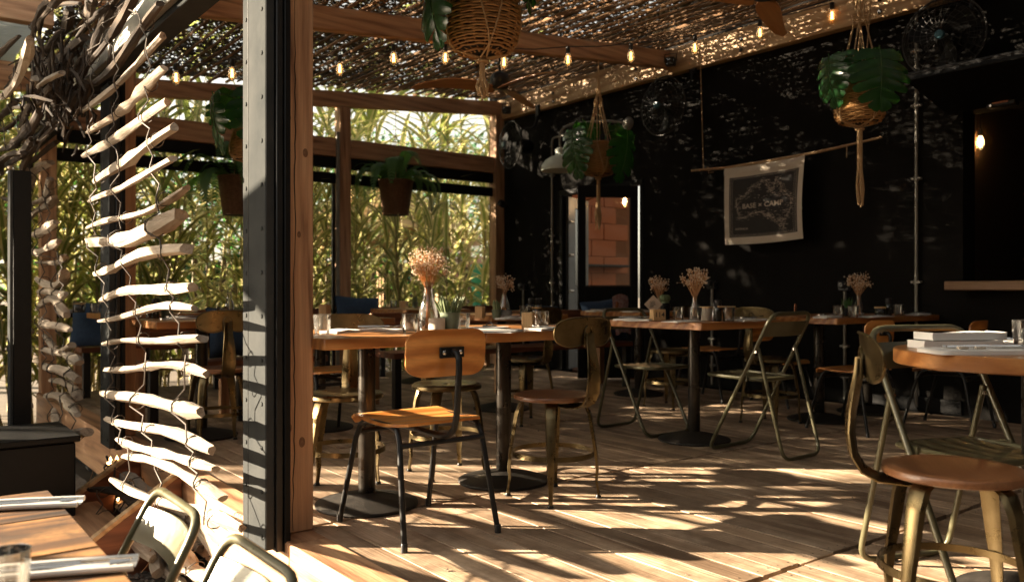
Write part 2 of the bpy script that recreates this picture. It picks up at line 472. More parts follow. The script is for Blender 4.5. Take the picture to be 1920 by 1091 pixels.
for i in range(ncol):
    x = x0+pw*(i+.5)
    rest.box(x-pw/2+.0022, x+pw/2-.0022, rows[5]+.006, BY-.05, -.025, rnd.uniform(-.002,.001), .003)
    rest.box(x-pw/2+.0022, x+pw/2-.0022, -1.3, rows[0]-.006, -.025, rnd.uniform(-.002,.001), .003)
    if x < 1.9: rest.box(x-pw/2+.0022, x+pw/2-.0022, rows[0]+.004, rows[1]-.006, -.025, 0, .003)
tag(rest.build('deck_board_strip', DECK, deck), kind='stuff')
scw, lit = MB(), MB()
for i in range(ncol):
    x = x0+pw*(i+.5)
    for y in rows:
        for dy in (-.045,.045):
            for dx in (-.028,.028):
                n_ = 6; cx_, cy_ = x+dx+rnd.uniform(-.003,.003), y+dy+rnd.uniform(-.004,.004)
                scw.add([(cx_+.0038*math.cos(k*math.pi/3), cy_+.0038*math.sin(k*math.pi/3), .0018) for k in range(6)], [tuple(range(6))])
tag(scw.build('deck_screw', CAST, deck, smooth=False), kind='stuff')
for k in range(900):                      # crumbs, grit and bits of dry leaf swept against the joints
    x, y = rnd.uniform(FX+.2, 6.4), rnd.uniform(1.0, 6.0)
    if rnd.random() < .35: y = rnd.choice(rows[1:5])+rnd.gauss(0,.02)
    s = rnd.uniform(.0015,.006)*(2.2 if rnd.random() < .08 else 1); a_ = rnd.uniform(0,6.28); u_ = Vector((math.cos(a_),math.sin(a_),0))*s; w_ = Vector((-math.sin(a_),math.cos(a_),0))*s*.5
    p_ = Vector((x,y,.003)); lit.add([p_-u_, p_+w_+Vector((0,0,s*.4)), p_+u_, p_-w_, p_+Vector((0,0,s*.6))], [(0,1,4),(1,2,4),(2,3,4),(3,0,4)])
tag(lit.build('floor_litter', BARKT, None, smooth=False), kind='stuff')
for (a, b) in ((-1.5, 3.0), (3.004, 5.9), (5.904, 8.9)):
    k = MB().box(FX, FX+.152, a, b, -.30, .008, .006).build('kerb_timber', GREYFIR['Y'], deck)
    k['label'] = 'broad weathered timber along the outer edge of the deck'

# ---- black wall with a double doorway and a bar hatch
DY0, DY1, DZ = 6.36, 7.75, 2.16              # doorway
HY1, HZ0, HZ1 = 3.03, 1.03, 2.32             # hatch runs from HY1 toward the camera side
w = MB()
T = .20
def wb(y0, y1, z0, z1): w.box(WX, WX+T, y0, y1, z0, z1)
wb(DY1, 9.2, -.35, 3.9); wb(DY0, DY1, DZ, 3.9); wb(HY1, DY0, -.35, 3.9); wb(-2.5, HY1, HZ1, 3.9); wb(-2.5, HY1, -.35, HZ0)
wall = w.build('restaurant_wall', WALL)
tag(wall, 'long black painted wall with a doorway and a bar hatch', 'wall')
sk = MB().box(WX-.018, WX-.002, HY1+.002, DY0-.1, .002, .11, .003).build('skirting', BLACKP, wall)

# rooms behind the wall
rm = MB()
rm.box(WX+T+.002, 9.2, DY0-1.6, DY0-1.55, -.05, 2.9); rm.box(WX+T+.002, 9.2, DY1+1.3, DY1+1.35, -.05, 2.9)
rm.box(WX+T+.002, 9.2, DY0-1.55, DY1+1.3, 2.86, 2.9); rm.box(WX+T+.002, 9.2, DY0-1.55, DY1+1.3, -.05, -.01)
room = rm.build('store_room', plain('mortar', (.16,.06,.02), .9))
tag(room, 'orange lit store room behind the glazed doors', 'room')
bm_ = [MB().box(-.245, .245, -.006, .08, -.118, .118, .006).mesh('block', BLOCKW) for _ in range(1)]
for r_ in range(12):
    for q in range(9):
        x = WX+T+.26+q*.5-(.25 if r_ % 2 else 0)
        if x > 9.0 or x < WX+T+.25: continue
        link('block', bm_[0], room, (x, DY1+1.29+rnd.uniform(-.003,.003), .115+r_*.243), (0,0,0))
MB().box(WX+T+.01, 9.0, DY1+1.02, DY1+1.27, 1.30, 1.33, .003).build('shelf', BLACKP, room)
pl = bpy.data.lights.new('bulb_light', 'POINT'); pl.energy = 1.6; pl.color = (1,.60,.28); pl.shadow_soft_size = .05
rb = thing('pendant_bulb', 'bare bulb glowing inside the store room, seen through the door glass', 'light bulb', (7.68, 7.68, 2.06))
MB().tube([(0,0,.16),(0,0,.24),(-.12,.25,.16),(-.3,.85,-.05)], .006, 6).build('cable', PLASTIC, rb)
MB().lathe([(.001,.17),(.02,.165),(.022,.11),(.016,.10)], 12).build('socket', PLASTIC, rb)
MB().lathe([(.016,.10),(.028,.06),(.034,.02),(.026,-.02),(.008,-.045),(.001,-.047)], 16).build('glass', BULBG, rb)
MB().tube([(.006,0,.08),(.010,.004,-.01),(0,.01,.05),(-.010,0,-.01),(-.006,-.004,.08)], .004, 6).build('filament', FILB, rb)
lo = bpy.data.objects.new('bulb_light', pl); col.objects.link(lo); lo.parent = rb; lo.location = (-.08,0,.02)

bar = MB()
bar.box(WX+T+.002, 9.0, -2.5, -2.45, 0, 2.7); bar.box(WX+T+.002, 9.0, HY1+.4, HY1+.45, 0, 2.7); bar.box(8.95, 9.0, -2.45, HY1+.4, 0, 2.7)
bar.box(WX+T+.002, 8.95, -2.45, HY1+.4, 2.66, 2.7); bar.box(WX+T+.002, 8.95, -2.45, HY1+.4, -.05, 0)
barroom = bar.build('bar_room', plain('dark_bar_wall', (.035,.022,.014), .8, 0, (.05,.03,.02), 4))
tag(barroom, 'dim bar interior behind the open hatch', 'room')
bb = thing('bar_bulb', 'bare bulb glowing in the dark bar hatch', 'light bulb', tuple(at(1838, 270, 7.4)))
MB().lathe([(.016,.07),(.028,.04),(.034,0),(.026,-.03),(.008,-.05),(.001,-.052)], 16).build('glass', BULBG, bb)
MB().lathe([(.018,.07),(.018,.12),(.004,.125),(.004,.6)], 10).build('socket', PLASTIC, bb)
MB().tube([(.006,0,.06),(.010,.004,-.02),(0,.01,.04),(-.010,0,-.02),(-.006,-.004,.06)], .006, 6).build('filament', FILB, bb)
pl2 = bpy.data.lights.new('bar_bulb_light', 'POINT'); pl2.energy = .18; pl2.color = (1,.55,.22); pl2.shadow_soft_size = .04
lo = bpy.data.objects.new('bar_bulb_light', pl2); col.objects.link(lo); lo.parent = bb; lo.location = (-.06,0,0)
# shelf rack with glasses deep in the bar
p = at(1905, 470, 8.2)
rk = thing('bar_shelf', 'red brown shelf rack with lit jars deep in the bar hatch', 'shelf', (p.x, p.y, 0))
MB().box(-.12,.12,.36,.40,0,2.3,.003).build('upright', REDWOOD['Y'], rk)
MB().box(-.12,.12,-.8,.36,1.24,1.265,.003).box(-.12,.12,-.8,.36,1.55,1.575,.003).box(-.12,.12,-.8,.36,1.86,1.885,.003).build('shelf_board', REDWOOD['Y'], rk)
for i,(y,z) in enumerate(((.2,1.265),(.05,1.265),(-.12,1.265),(.15,1.575),(-.05,1.575))):
    j = thing('jar', ['squat jar at the post end of the low bar shelf','second jar from the post on the low bar shelf','third jar from the post on the low bar shelf','jar at the post end of the middle bar shelf','second jar on the middle bar shelf'][i], 'jar', (p.x, p.y+y, z), 0, 'jars on the bar shelves')
    MB().lathe([(.04,0),(.045,.01),(.045,.11),(.03,.13),(.03,.14)], 14).build('body', CERAM if i % 2 else GREYPOT, j)
    MB().lathe([(.033,.14),(.033,.16),(.001,.16)], 14).build('lid', STEEL, j)
led = MB().box(WX-.26, WX+.3, -2.4, 3.05, HZ0-.075, HZ0-.008, .006).build('bar_counter', wood('bar_counter_wood', [(.25,(.10,.05,.022)),(.5,(.20,.105,.05)),(.75,(.30,.17,.085))], 'Y', .8, .5, .2))
tag(led, 'brown timber counter ledge under the bar hatch', 'counter')
can = thing('hatch_awning', 'raised black awning panel over the bar hatch', 'awning', (WX, 0, HZ1+.02))
MB().beam((-.002,1.0,.0),(-.62,1.0,.16),4.3,.045,.004).build('panel', BLACKP, can)
MB().tube([(-.60,3.16,.185),(-.60,-1.15,.185)], .018, 8).build('rail', BLACKST, can)
# little label plate above the hatch
hp = thing('heater_unit', 'small dark box with a copper plate hung under the awning', 'heater', tuple(at(1880, 192, 6.2)))
MB().box(-.04,.04,-.10,.10,-.035,.035,.006).build('housing', BLACKST, hp)
MB().box(-.046,-.0405,-.055,.055,-.012,.030,.001).build('plate', COPPER, hp)
MB().lathe([(.001,0),(.009,.004),(.009,.01)],10).xf(Matrix.Translation((-.05,.06,-.025))@Matrix.Rotation(R(-90),4,'Y')).lathe([(.001,0),(.009,.004),(.009,.01)],10).build('knob', STEEL, hp)
MB().tube([(0,.06,.03),(0,.06,.16)],.006,6).tube([(0,-.06,.03),(0,-.06,.16)],.006,6).build('bracket', BLACKST, hp)

sw = MB().box(FX+.2, WX-.002, -2.2, -2.0, -.35, 3.6).build('fill_block_wall', WALL)  # unseen wall, added to lower the sky fill on the deck
tag(sw, 'unseen black wall added behind the deck to cut sky fill', 'wall')
# ---- doors
fr = thing('door_frame', 'black timber frame round the double doorway', 'door frame', (WX, (DY0+DY1)/2, 0))
hw = (DY1-DY0)/2
MB().box(-.012,.10,hw-.055,hw-.002,0,DZ-.06,.004).build('jamb', BLACKP, fr)
MB().box(-.012,.10,-hw+.002,-hw+.055,0,DZ-.06,.004).build('jamb', BLACKP, fr)
MB().box(-.014,.10,-hw+.002,hw-.002,DZ-.058,DZ-.002,.004).build('head', BLACKP, fr)
def door(name, label, loc, rz, wd, paint, stile=.10):
    d = thing(name, label, 'door', loc, rz)   # hinge at local origin, leaf along local +X
    h = DZ-.075
    MB().box(0,stile,-.02,.02,.012,h,.004).build('stile', paint, d)
    MB().box(wd-stile,wd,-.02,.02,.012,h,.004).build('stile', paint, d)
    MB().box(stile+.001,wd-stile-.001,-.019,.019,h-.13,h-.001,.004).build('rail', paint, d)
    MB().box(stile+.001,wd-stile-.001,-.019,.019,.80,1.00,.004).build('rail', paint, d)
    MB().box(stile+.001,wd-stile-.001,-.019,.019,.013,.20,.004).build('rail', paint, d)
    MB().box(stile+.001,wd-stile-.001,-.010,.010,.201,.799,.004).build('panel', paint, d)
    MB().box(stile+.001,wd-stile-.001,-.003,.003,1.001,h-.131).build('pane', PANE, d)
    bd = MB()
    for (a,b,c,e) in ((stile,stile+.012,1.001,h-.131),(wd-stile-.012,wd-stile,1.001,h-.131)):
        bd.box(a+.001,b,-.016,.016,c,e)
    bd.box(stile+.013,wd-stile-.013,-.016,.016,1.001,1.012)
    bd.build('glazing_bead', DOORP, d)
    return d
d1 = door('glazed_door', 'open black door leaf with a tall pane showing the orange room', (WX-.03, DY0+.06, 0), math.atan2(.36,-.55), .655, BLACKP, .075)
MB().box(.59,.625,-.05,-.0205,.78,.96,.006).tube([(.607,-.04,.87),(.607,-.09,.87),(.50,-.09,.87)],.009,8).build('handle', STEEL, d1)
d2 = door('glazed_door', 'closed charcoal door leaf with a narrow pane beside the open one', (WX+.045, DY1-.085, 0), R(25), .63, DOORP, .20)
for z in (.30, .95, 1.38, 1.78):
    MB().lathe([(.001,-.05),(.018,-.05),(.018,.05),(.001,.05)],12).xf(Matrix.Translation((.03,-.042,z))@Matrix.Rotation(R(90),4,'Y')).build('hinge', GALV, d2)

# ---- timber pergola: posts, rafters, wall plate, roof sticks, shade net
per = thing('timber_pergola', 'open timber pergola roof of sticks and dark net over the deck', 'pergola', (1.34, 3.19, 0))
PO = Vector(per.location)
def ppart(mb, name, mat, **k):
    mb.v = [tuple(Vector(v)-PO) for v in mb.v]
    return mb.build(name, mat, per, **k)
for (y, x) in ((3.12, 1.335), (5.88, 1.335), (8.78, 1.335)):
    ppart(MB().box(x-.066, x+.066, y, y+.135, .010, zroof(x)-.003, .006), 'post', FIR['Z'])
ck = MB(); z = .02; x_ = 1.318; pr_ = None
while z < 2.5:
    x_ += rnd.uniform(-.004,.004)+(1.322-x_)*.1; w_ = .0010+.0013*abs(math.sin(z*3.1))
    cur = (x_, z, w_)
    if pr_: ck.add([(pr_[0]-pr_[2],3.1192,pr_[1]),(pr_[0]+pr_[2],3.1192,pr_[1]),(cur[0]+cur[2],3.1192,cur[1]),(cur[0]-cur[2],3.1192,cur[1])],[(0,1,2,3)])
    pr_ = cur; z += .05
ppart(ck, 'crack', BLACKP, smooth=False)
for (x_, z, r_) in ((1.30,.42,.011),(1.352,.36,.013),(1.34,1.17,.008),(1.30,1.62,.007),(1.366,1.49,.011)):
    kn_ = MB().lathe([(r_,0),(r_*.9,.0012),(r_*.45,.0016),(.0005,.0010)],14); kn_.xf(Matrix.Translation((x_,3.1198,z))@Matrix.Rotation(R(90),4,'X')@Matrix.Diagonal((1,1.6,1,1)))
    ppart(kn_, 'knot', plain('timber_knot',(.13,.06,.028),.7,0,(.27,.14,.07),90) if r_ == .011 and z == .42 else bpy.data.materials['timber_knot'])
for x in (4.33, 6.52):
    ppart(MB().box(x-.07, x+.07, 8.78, 8.92, .002, zroof(x)-.003, .006), 'post', FIR['Z'])
RY = (.45, 3.20, 5.93, 8.85)
for y in RY:
    ppart(MB().beam((.9, y, zroof(.9)+.09), (WX-.105, y, zroof(WX-.105)+.09), .09, .175, .006), 'rafter', FIR['X'])
ppart(MB().box(WX-.10, WX-.003, -1.0, 8.94, 3.17, 3.43, .006), 'wall_plate', PALEFIR)
bolts = MB()
for y in [ .9+1.37*i for i in range(6)]:
    for z in (3.22, 3.32):
        bolts.lathe([(.001,.012),(.018,.010),(.019,0)],10).xf(Matrix.Identity(4))
        n = 30
        M = Matrix.Translation((WX-.101, y, z)) @ Matrix.Rotation(R(-90),4,'Y')
        for q in range(len(bolts.v)-n, len(bolts.v)): bolts.v[q] = tuple(M @ Vector(bolts.v[q]))
ppart(bolts, 'bolt', BLACKST)
ppart(MB().box(1.275, 1.40, -1.0, 8.9, 2.43, zroof(1.34)-.002, .006), 'edge_beam', BLACKP)
# back facade: timber rail, two black blind rails
ppart(MB().box(1.41, 4.255, 8.80, 8.90, 2.47, 2.68, .006), 'back_rail', FIR['X'])
ppart(MB().box(4.405, 6.445, 8.80, 8.90, 2.47, 2.68, .006), 'back_rail', FIR['X'])
for (a,b) in ((1.41,4.255),(4.405,6.445)):
    ppart(MB().box(a, b, 8.82, 8.91, 2.345, 2.465, .01), 'blind_box', BLACKP)
    ppart(MB().box(a, b, 8.83, 8.89, 2.17, 2.29, .01), 'blind_rail', BLACKP)
    ppart(MB().box(a, b, 8.84, 8.88, .70, .745, .004), 'blind_rail', BLACKP)
for x in (4.215,):
    ppart(MB().box(x-.035, x-.001, 8.80, 8.84, .01, 2.16, .003), 'blind_guide', BLACKST)
    ppart(MB().box(x+.002, x+.04, 8.775, 8.80, .01, 2.75, .003), 'blind_guide', GALV)
# roof sticks
sm = []
for q in range(6):
    m = MB(); pts = []
    L = 2.86; ph = rnd.uniform(0,6)
    for i in range(5):
        t = i/4-.5
        pts.append((.012*math.sin(ph+i*1.7), t*L, .010*math.cos(ph*2+i*2.1)))
    m.tube(pts, [rnd.uniform(.009,.0165) for _ in range(5)], 6)
    sm.append(m.mesh('roof_stick', SLAT))
for b in range(3):
    yc = (RY[b]+RY[b+1])/2
    x = 1.30
    while x < WX-.12:
        o = link('roof_stick', rnd.choice(sm), per, (x-PO.x, yc+rnd.uniform(-.05,.06)-PO.y, zroof(x)+.178+.018+rnd.uniform(0,.012)-PO.z), (rnd.uniform(-.004,.004), 0, rnd.uniform(-.012,.012)))
        x += rnd.uniform(.085,.15)
# shade net: a wavy honeycomb of twisted ribbons, far too many to count
def net(xa, xb, ya, yb, cell, seed):
    rs = np.random.RandomState(seed)
    nx, ny = int((xb-xa)/cell), int((yb-ya)/(cell*.86))
    I, J = np.meshgrid(np.arange(nx), np.arange(ny), indexing='ij')
    X = xa + (I + .5*(J % 2) + rs.uniform(-.32,.32,I.shape))*cell
    Y = ya + (J + rs.uniform(-.32,.32,I.shape))*cell*.86
    sag = .018*np.sin(X*5.1+Y*1.3)+.016*np.sin(Y*6.3-X*2.0)
    Z = 3.24-.084*(WX-X)+.178+.046+.022+sag+rs.uniform(-.006,.006,I.shape)
    V = np.stack([X,Y,Z],-1).reshape(-1,3)
    idx = (I*ny+J)
    A = [idx[:-1,:].ravel()]; B = [idx[1:,:].ravel()]
    keep = rs.rand(A[0].size) < .80
    A[0], B[0] = A[0][keep], B[0][keep]
    A.append(idx[:,:-1].ravel()); B.append(idx[:,1:].ravel())
    sh = np.where((J % 2)==1, 1, -1)
    i2 = np.clip(I+sh,0,nx-1)
    a3 = idx[:,:-1].ravel(); b3 = (i2[:,:-1]*ny+J[:,:-1]+1).ravel()
    k3 = rs.rand(a3.size) < .70
    A.append(a3[k3]); B.append(b3[k3])
    a, b = np.concatenate(A), np.concatenate(B)
    mid = (V[a]+V[b])/2
    fld = np.sin(mid[:,0]*9.1+2*np.sin(mid[:,1]*4.3))*np.sin(mid[:,1]*7.7+2*np.sin(mid[:,0]*3.1))
    hole = (fld > .86) & (rs.rand(len(a)) < .75)
    a, b = a[~hole], b[~hole]
    p, q = V[a], V[b]
    d = q-p; d /= np.linalg.norm(d,axis=1,keepdims=True)+1e-9
    s = np.stack([-d[:,1], d[:,0], np.zeros(len(d))],-1)
    th = rs.uniform(-.9,.9,(len(d),1))
    hw = s*np.cos(th)+np.array([0,0,1.])*np.sin(th)
    wd = rs.uniform(.0056,.0115,(len(d),1))*(cell/.030)
    vv = np.stack([p-hw*wd, p+hw*wd, q+hw*wd, q-hw*wd],1).reshape(-1,3)
    return vv
vv = np.concatenate([net(1.15, WX-.02, 3.1, 8.95, .030, 1), net(1.15, WX-.02, -.9, 3.1, .040, 2)]) - np.array(PO)
me = bpy.data.meshes.new('shade_net'); nq = len(vv)//4
me.vertices.add(len(vv)); me.vertices.foreach_set('co', vv.astype(np.float32).ravel())
me.loops.add(nq*4); me.loops.foreach_set('vertex_index', np.arange(nq*4, dtype=np.int32))
me.polygons.add(nq); me.polygons.foreach_set('loop_start', np.arange(0,nq*4,4,dtype=np.int32))
me.materials.append(NET); me.update(calc_edges=True)
tag(link('shade_net', me, per), kind='stuff')

# ---- sliding door track and folded metal panels along the deck edge
def stack(y0, y1, label, w=.035):
    t = thing('metal_door', label, 'door', (1.2, (y0+y1)/2, 0))
    h = (y1-y0)/2
    MB().box(-.018,.018,-h,h,-.02,2.24,.004).build('leaf', GREYMETAL, t)
    MB().box(.020,.046,-h-.012,h-.03,-.03,2.24,.003).build('leaf', BLACKST, t)
    MB().box(.049,.072,-h-.022,h-.05,-.035,2.24,.003).build('seal', BLACKP, t)
    rv = MB()
    for k in range(14):
        for yy in (-h+.035, h-.04):
            M = Matrix.Translation((-.0185, yy, .03+k*.165)) @ Matrix.Rotation(R(-90),4,'Y')
            o = len(rv.v); rv.lathe([(.009,0),(.008,.003),(.001,.0045)],8)
            for q in range(o,len(rv.v)): rv.v[q] = tuple(M @ Vector(rv.v[q]))
    rv.build('rivet', GREYMETAL, t)
    MB().box(-.0195,-.0183,h-.062,h-.059,-.015,2.23).build('fold_line', BLACKST, t)
    return t
stack(3.06, 3.30, 'grey riveted metal door panels folded beside the front timber post')
stack(5.62, 5.86, 'grey metal door panels folded beside the second timber post')
trk = thing('door_track', 'long grey metal track over the open terrace side', 'door track', (1.2, 3.0, 2.25))
MB().box(-.06,.06,0,5.9,0,.055,.003).build('channel', GREYMETAL, trk)
MB().box(-.045,.045,0,5.9,.057,.175,.004).build('fascia', BLACKP, trk)
MB().box(-.10,-.062,0,5.9,.03,.16,.004).build('flashing', GALV, trk)

# ---- terrace roof corner, beam and upright at the far left
tr = thing('terrace_roof', 'pale corrugated roof sheet over the far terrace', 'roof', (-1.2, 8.2, 3.12))
def rfn(u, v): 
    x = -1.0+3.3*u
    return (x, -1.15+2.6*v, .012*math.sin(v*2*math.pi*34)+ .02*(1-u))
MB().grid(rfn, 6, 340).build('roof_sheet', ROOFPOLY, tr)
MB().box(-1.0,2.3,-1.20,-1.10,-.22,-.03,.006).build('beam', FIR['X'], tr); MB().box(-1.0,2.3,.9,1.0,-.22,-.03,.006).build('beam', FIR['X'], tr)
for (x, y) in ((-.9,-1.15),(-.9,.95),(1.9,.95)):
    MB().box(x-.06,x+.06,y-.06,y+.06,-3.12+GZ-.03,-.221,.006).build('post', FIR['Z'], tr)
pb2 = thing('terrace_post', 'slim black steel post with a grey edge behind the black planter box', 'post', (.70, 5.52, GZ-.03))
MB().box(-.045,.045,-.05,.05,0,2.06,.004).build('shaft', BLACKP, pb2)
MB().box(-.062,-.0455,-.05,.05,0,2.06,.003).build('edge_strip', GREYMETAL, pb2)
bx = thing('planter_box', 'large matt black box at the far end of the terrace', 'planter', (.44, 5.12, GZ-.03))
MB().box(-.5,.42,-.28,.28,.02,.60,.008).build('body', BLACKP, bx)
MB().box(-.52,.44,-.30,.30,.602,.635,.006).build('rim', BLACKP, bx)
pk = MB()
bk = thing('menu_stand', 'dark upright board standing behind the black box', 'sign', (.45, 5.85, GZ-.03))
MB().box(-.34,.1,-.02,.02,.05,1.25,.006).build('board', BLACKP, bk)
MB().box(-.30,-.26,-.06,.06,0,.05,.003).box(.02,.06,-.06,.06,0,.05,.003).build('foot', BLACKST, bk)

nb = MB().box(-9, FX-.3, -5.2, -4.8, GZ-.1, 5.2).build('sky_block_wall', WALL)  # unseen wall, added to block sky light from behind the camera
tag(nb, 'unseen dark wall added behind the viewer to block sky light', 'wall')
nb = MB().box(-9.4, -9.0, -5.2, 7.4, GZ-.1, 4.6).build('sky_block_wall', WALL)  # unseen wall too, added against low sky light from the left
tag(nb, 'unseen dark wall added beside the terrace to block low sky light', 'wall')
ps = thing('shade_parasol', 'unseen square canvas parasol added to shade the round table', 'parasol', (-2.45, 4.42, GZ-.03))  # out of view, added to keep low sun off the round table and chair
MB().tube([(0,0,0),(0,0,3.48)], .028, 10).build('pole', PALEFIR, ps)
MB().box(-.3,.3,-.3,.3,0,.06,.01).build('foot', CAST, ps)
cvs = MB(); r_ = 1.32
for k in range(4):
    a0, a1 = R(90*k+45+8), R(90*k+135+8)
    p0, p1 = Vector((r_*1.3*math.cos(a0), r_*1.3*math.sin(a0), 2.66)), Vector((r_*1.3*math.cos(a1), r_*1.3*math.sin(a1), 2.66))
    cvs.add([(0,0,3.52), p0, p1, p1-Vector((0,0,.2)), p0-Vector((0,0,.2))], [(0,1,2),(1,4,3,2)])
cvs.build('canopy', CANVAS, ps, smooth=False)
# ---- steps up to the deck
st = thing('deck_steps', 'short flight of timber steps up to the deck edge', 'steps', (1.0, 4.75, GZ-.03))
MB().box(-.26,.02,-.36,.36,.10,.22,.006).build('tread', GREYFIR['Y'], st)
for y in (-.40, .40):
    m = MB(); o = [(-.42,.02),(-.34,.0),(.245,.0),(.245,.46),(.235,.46)]
    vs = [(x, y-.02, z) for x,z in o]+[(x, y+.02, z) for x,z in o]
    m.add(vs, [(0,1,2,3,4),(9,8,7,6,5)]+[(i,5+i,5+(i+1)%5,(i+1)%5) for i in range(5)])
    m.build('stringer', REDWOOD['X'], st)
    MB().beam((-.42,y,.035),(.235,y,.475),.05,.022,.003).build('stringer_cap', PALEFIR, st)
# ================================================================== FURNITURE
# ---- square pedestal tables
def table_proto():
    t = thing('square_table', '', 'table', (0,0,0), 0, 'square wooden tables on black pedestals')
    tp = MB()
    MB().box(-.379,.379,-.379,.379,.722,.766,.004).build('tabletop', TABLE['X'], t)
    MB().lathe([(.036,.045),(.038,.05),(.038,.715),(.036,.7215)], 24).build('column', COLUMNST, t)
    MB().lathe([(.225,0),(.228,.006),(.226,.014),(.20,.022),(.12,.042),(.05,.056),(.040,.058)], 40).build('base', CAST, t)
    MB().box(-.2,.2,-.2,.2,.712,.7215,.002).build('mounting_plate', BLACKST, t)
    return t
TT = [((1.77,3.38), 'square wooden table nearest the front timber post'),
      ((2.531,3.38), 'square wooden table joined to the right of the one by the front post'),
      ((4.19,3.57), 'square wooden table carrying the wooden block numbered 114'),
      ((5.58,3.57), 'square wooden table in front of the black wall with a grass pot on it'),
      ((6.24,3.57), 'square wooden table pushed against the black wall'),
      ((5.64,5.46), 'square wooden table in front of the plaid and blue cushions'),
      ((4.07,5.46), 'square wooden table with a small cactus and dried flowers, behind the front pair'),
      ((2.50,5.46), 'square wooden table before the red brown bench, mostly behind the front post'),
      ((1.74,5.62), 'square wooden table behind the driftwood curtain'),
      ((1.86,7.50), 'square wooden table by the far end post of the terrace side'),
      ((4.60,7.60), 'square wooden table nearest the reeds and the middle back post')]
tp = table_proto(); tables = []
for i, ((x,y), lab) in enumerate(TT):
    if i == 0: tp.location = (x,y,0); tp['label'] = lab; tables.append(tp)
    else: tables.append(dup(tp, (x,y,0), 0, lab))
TZ = .7665

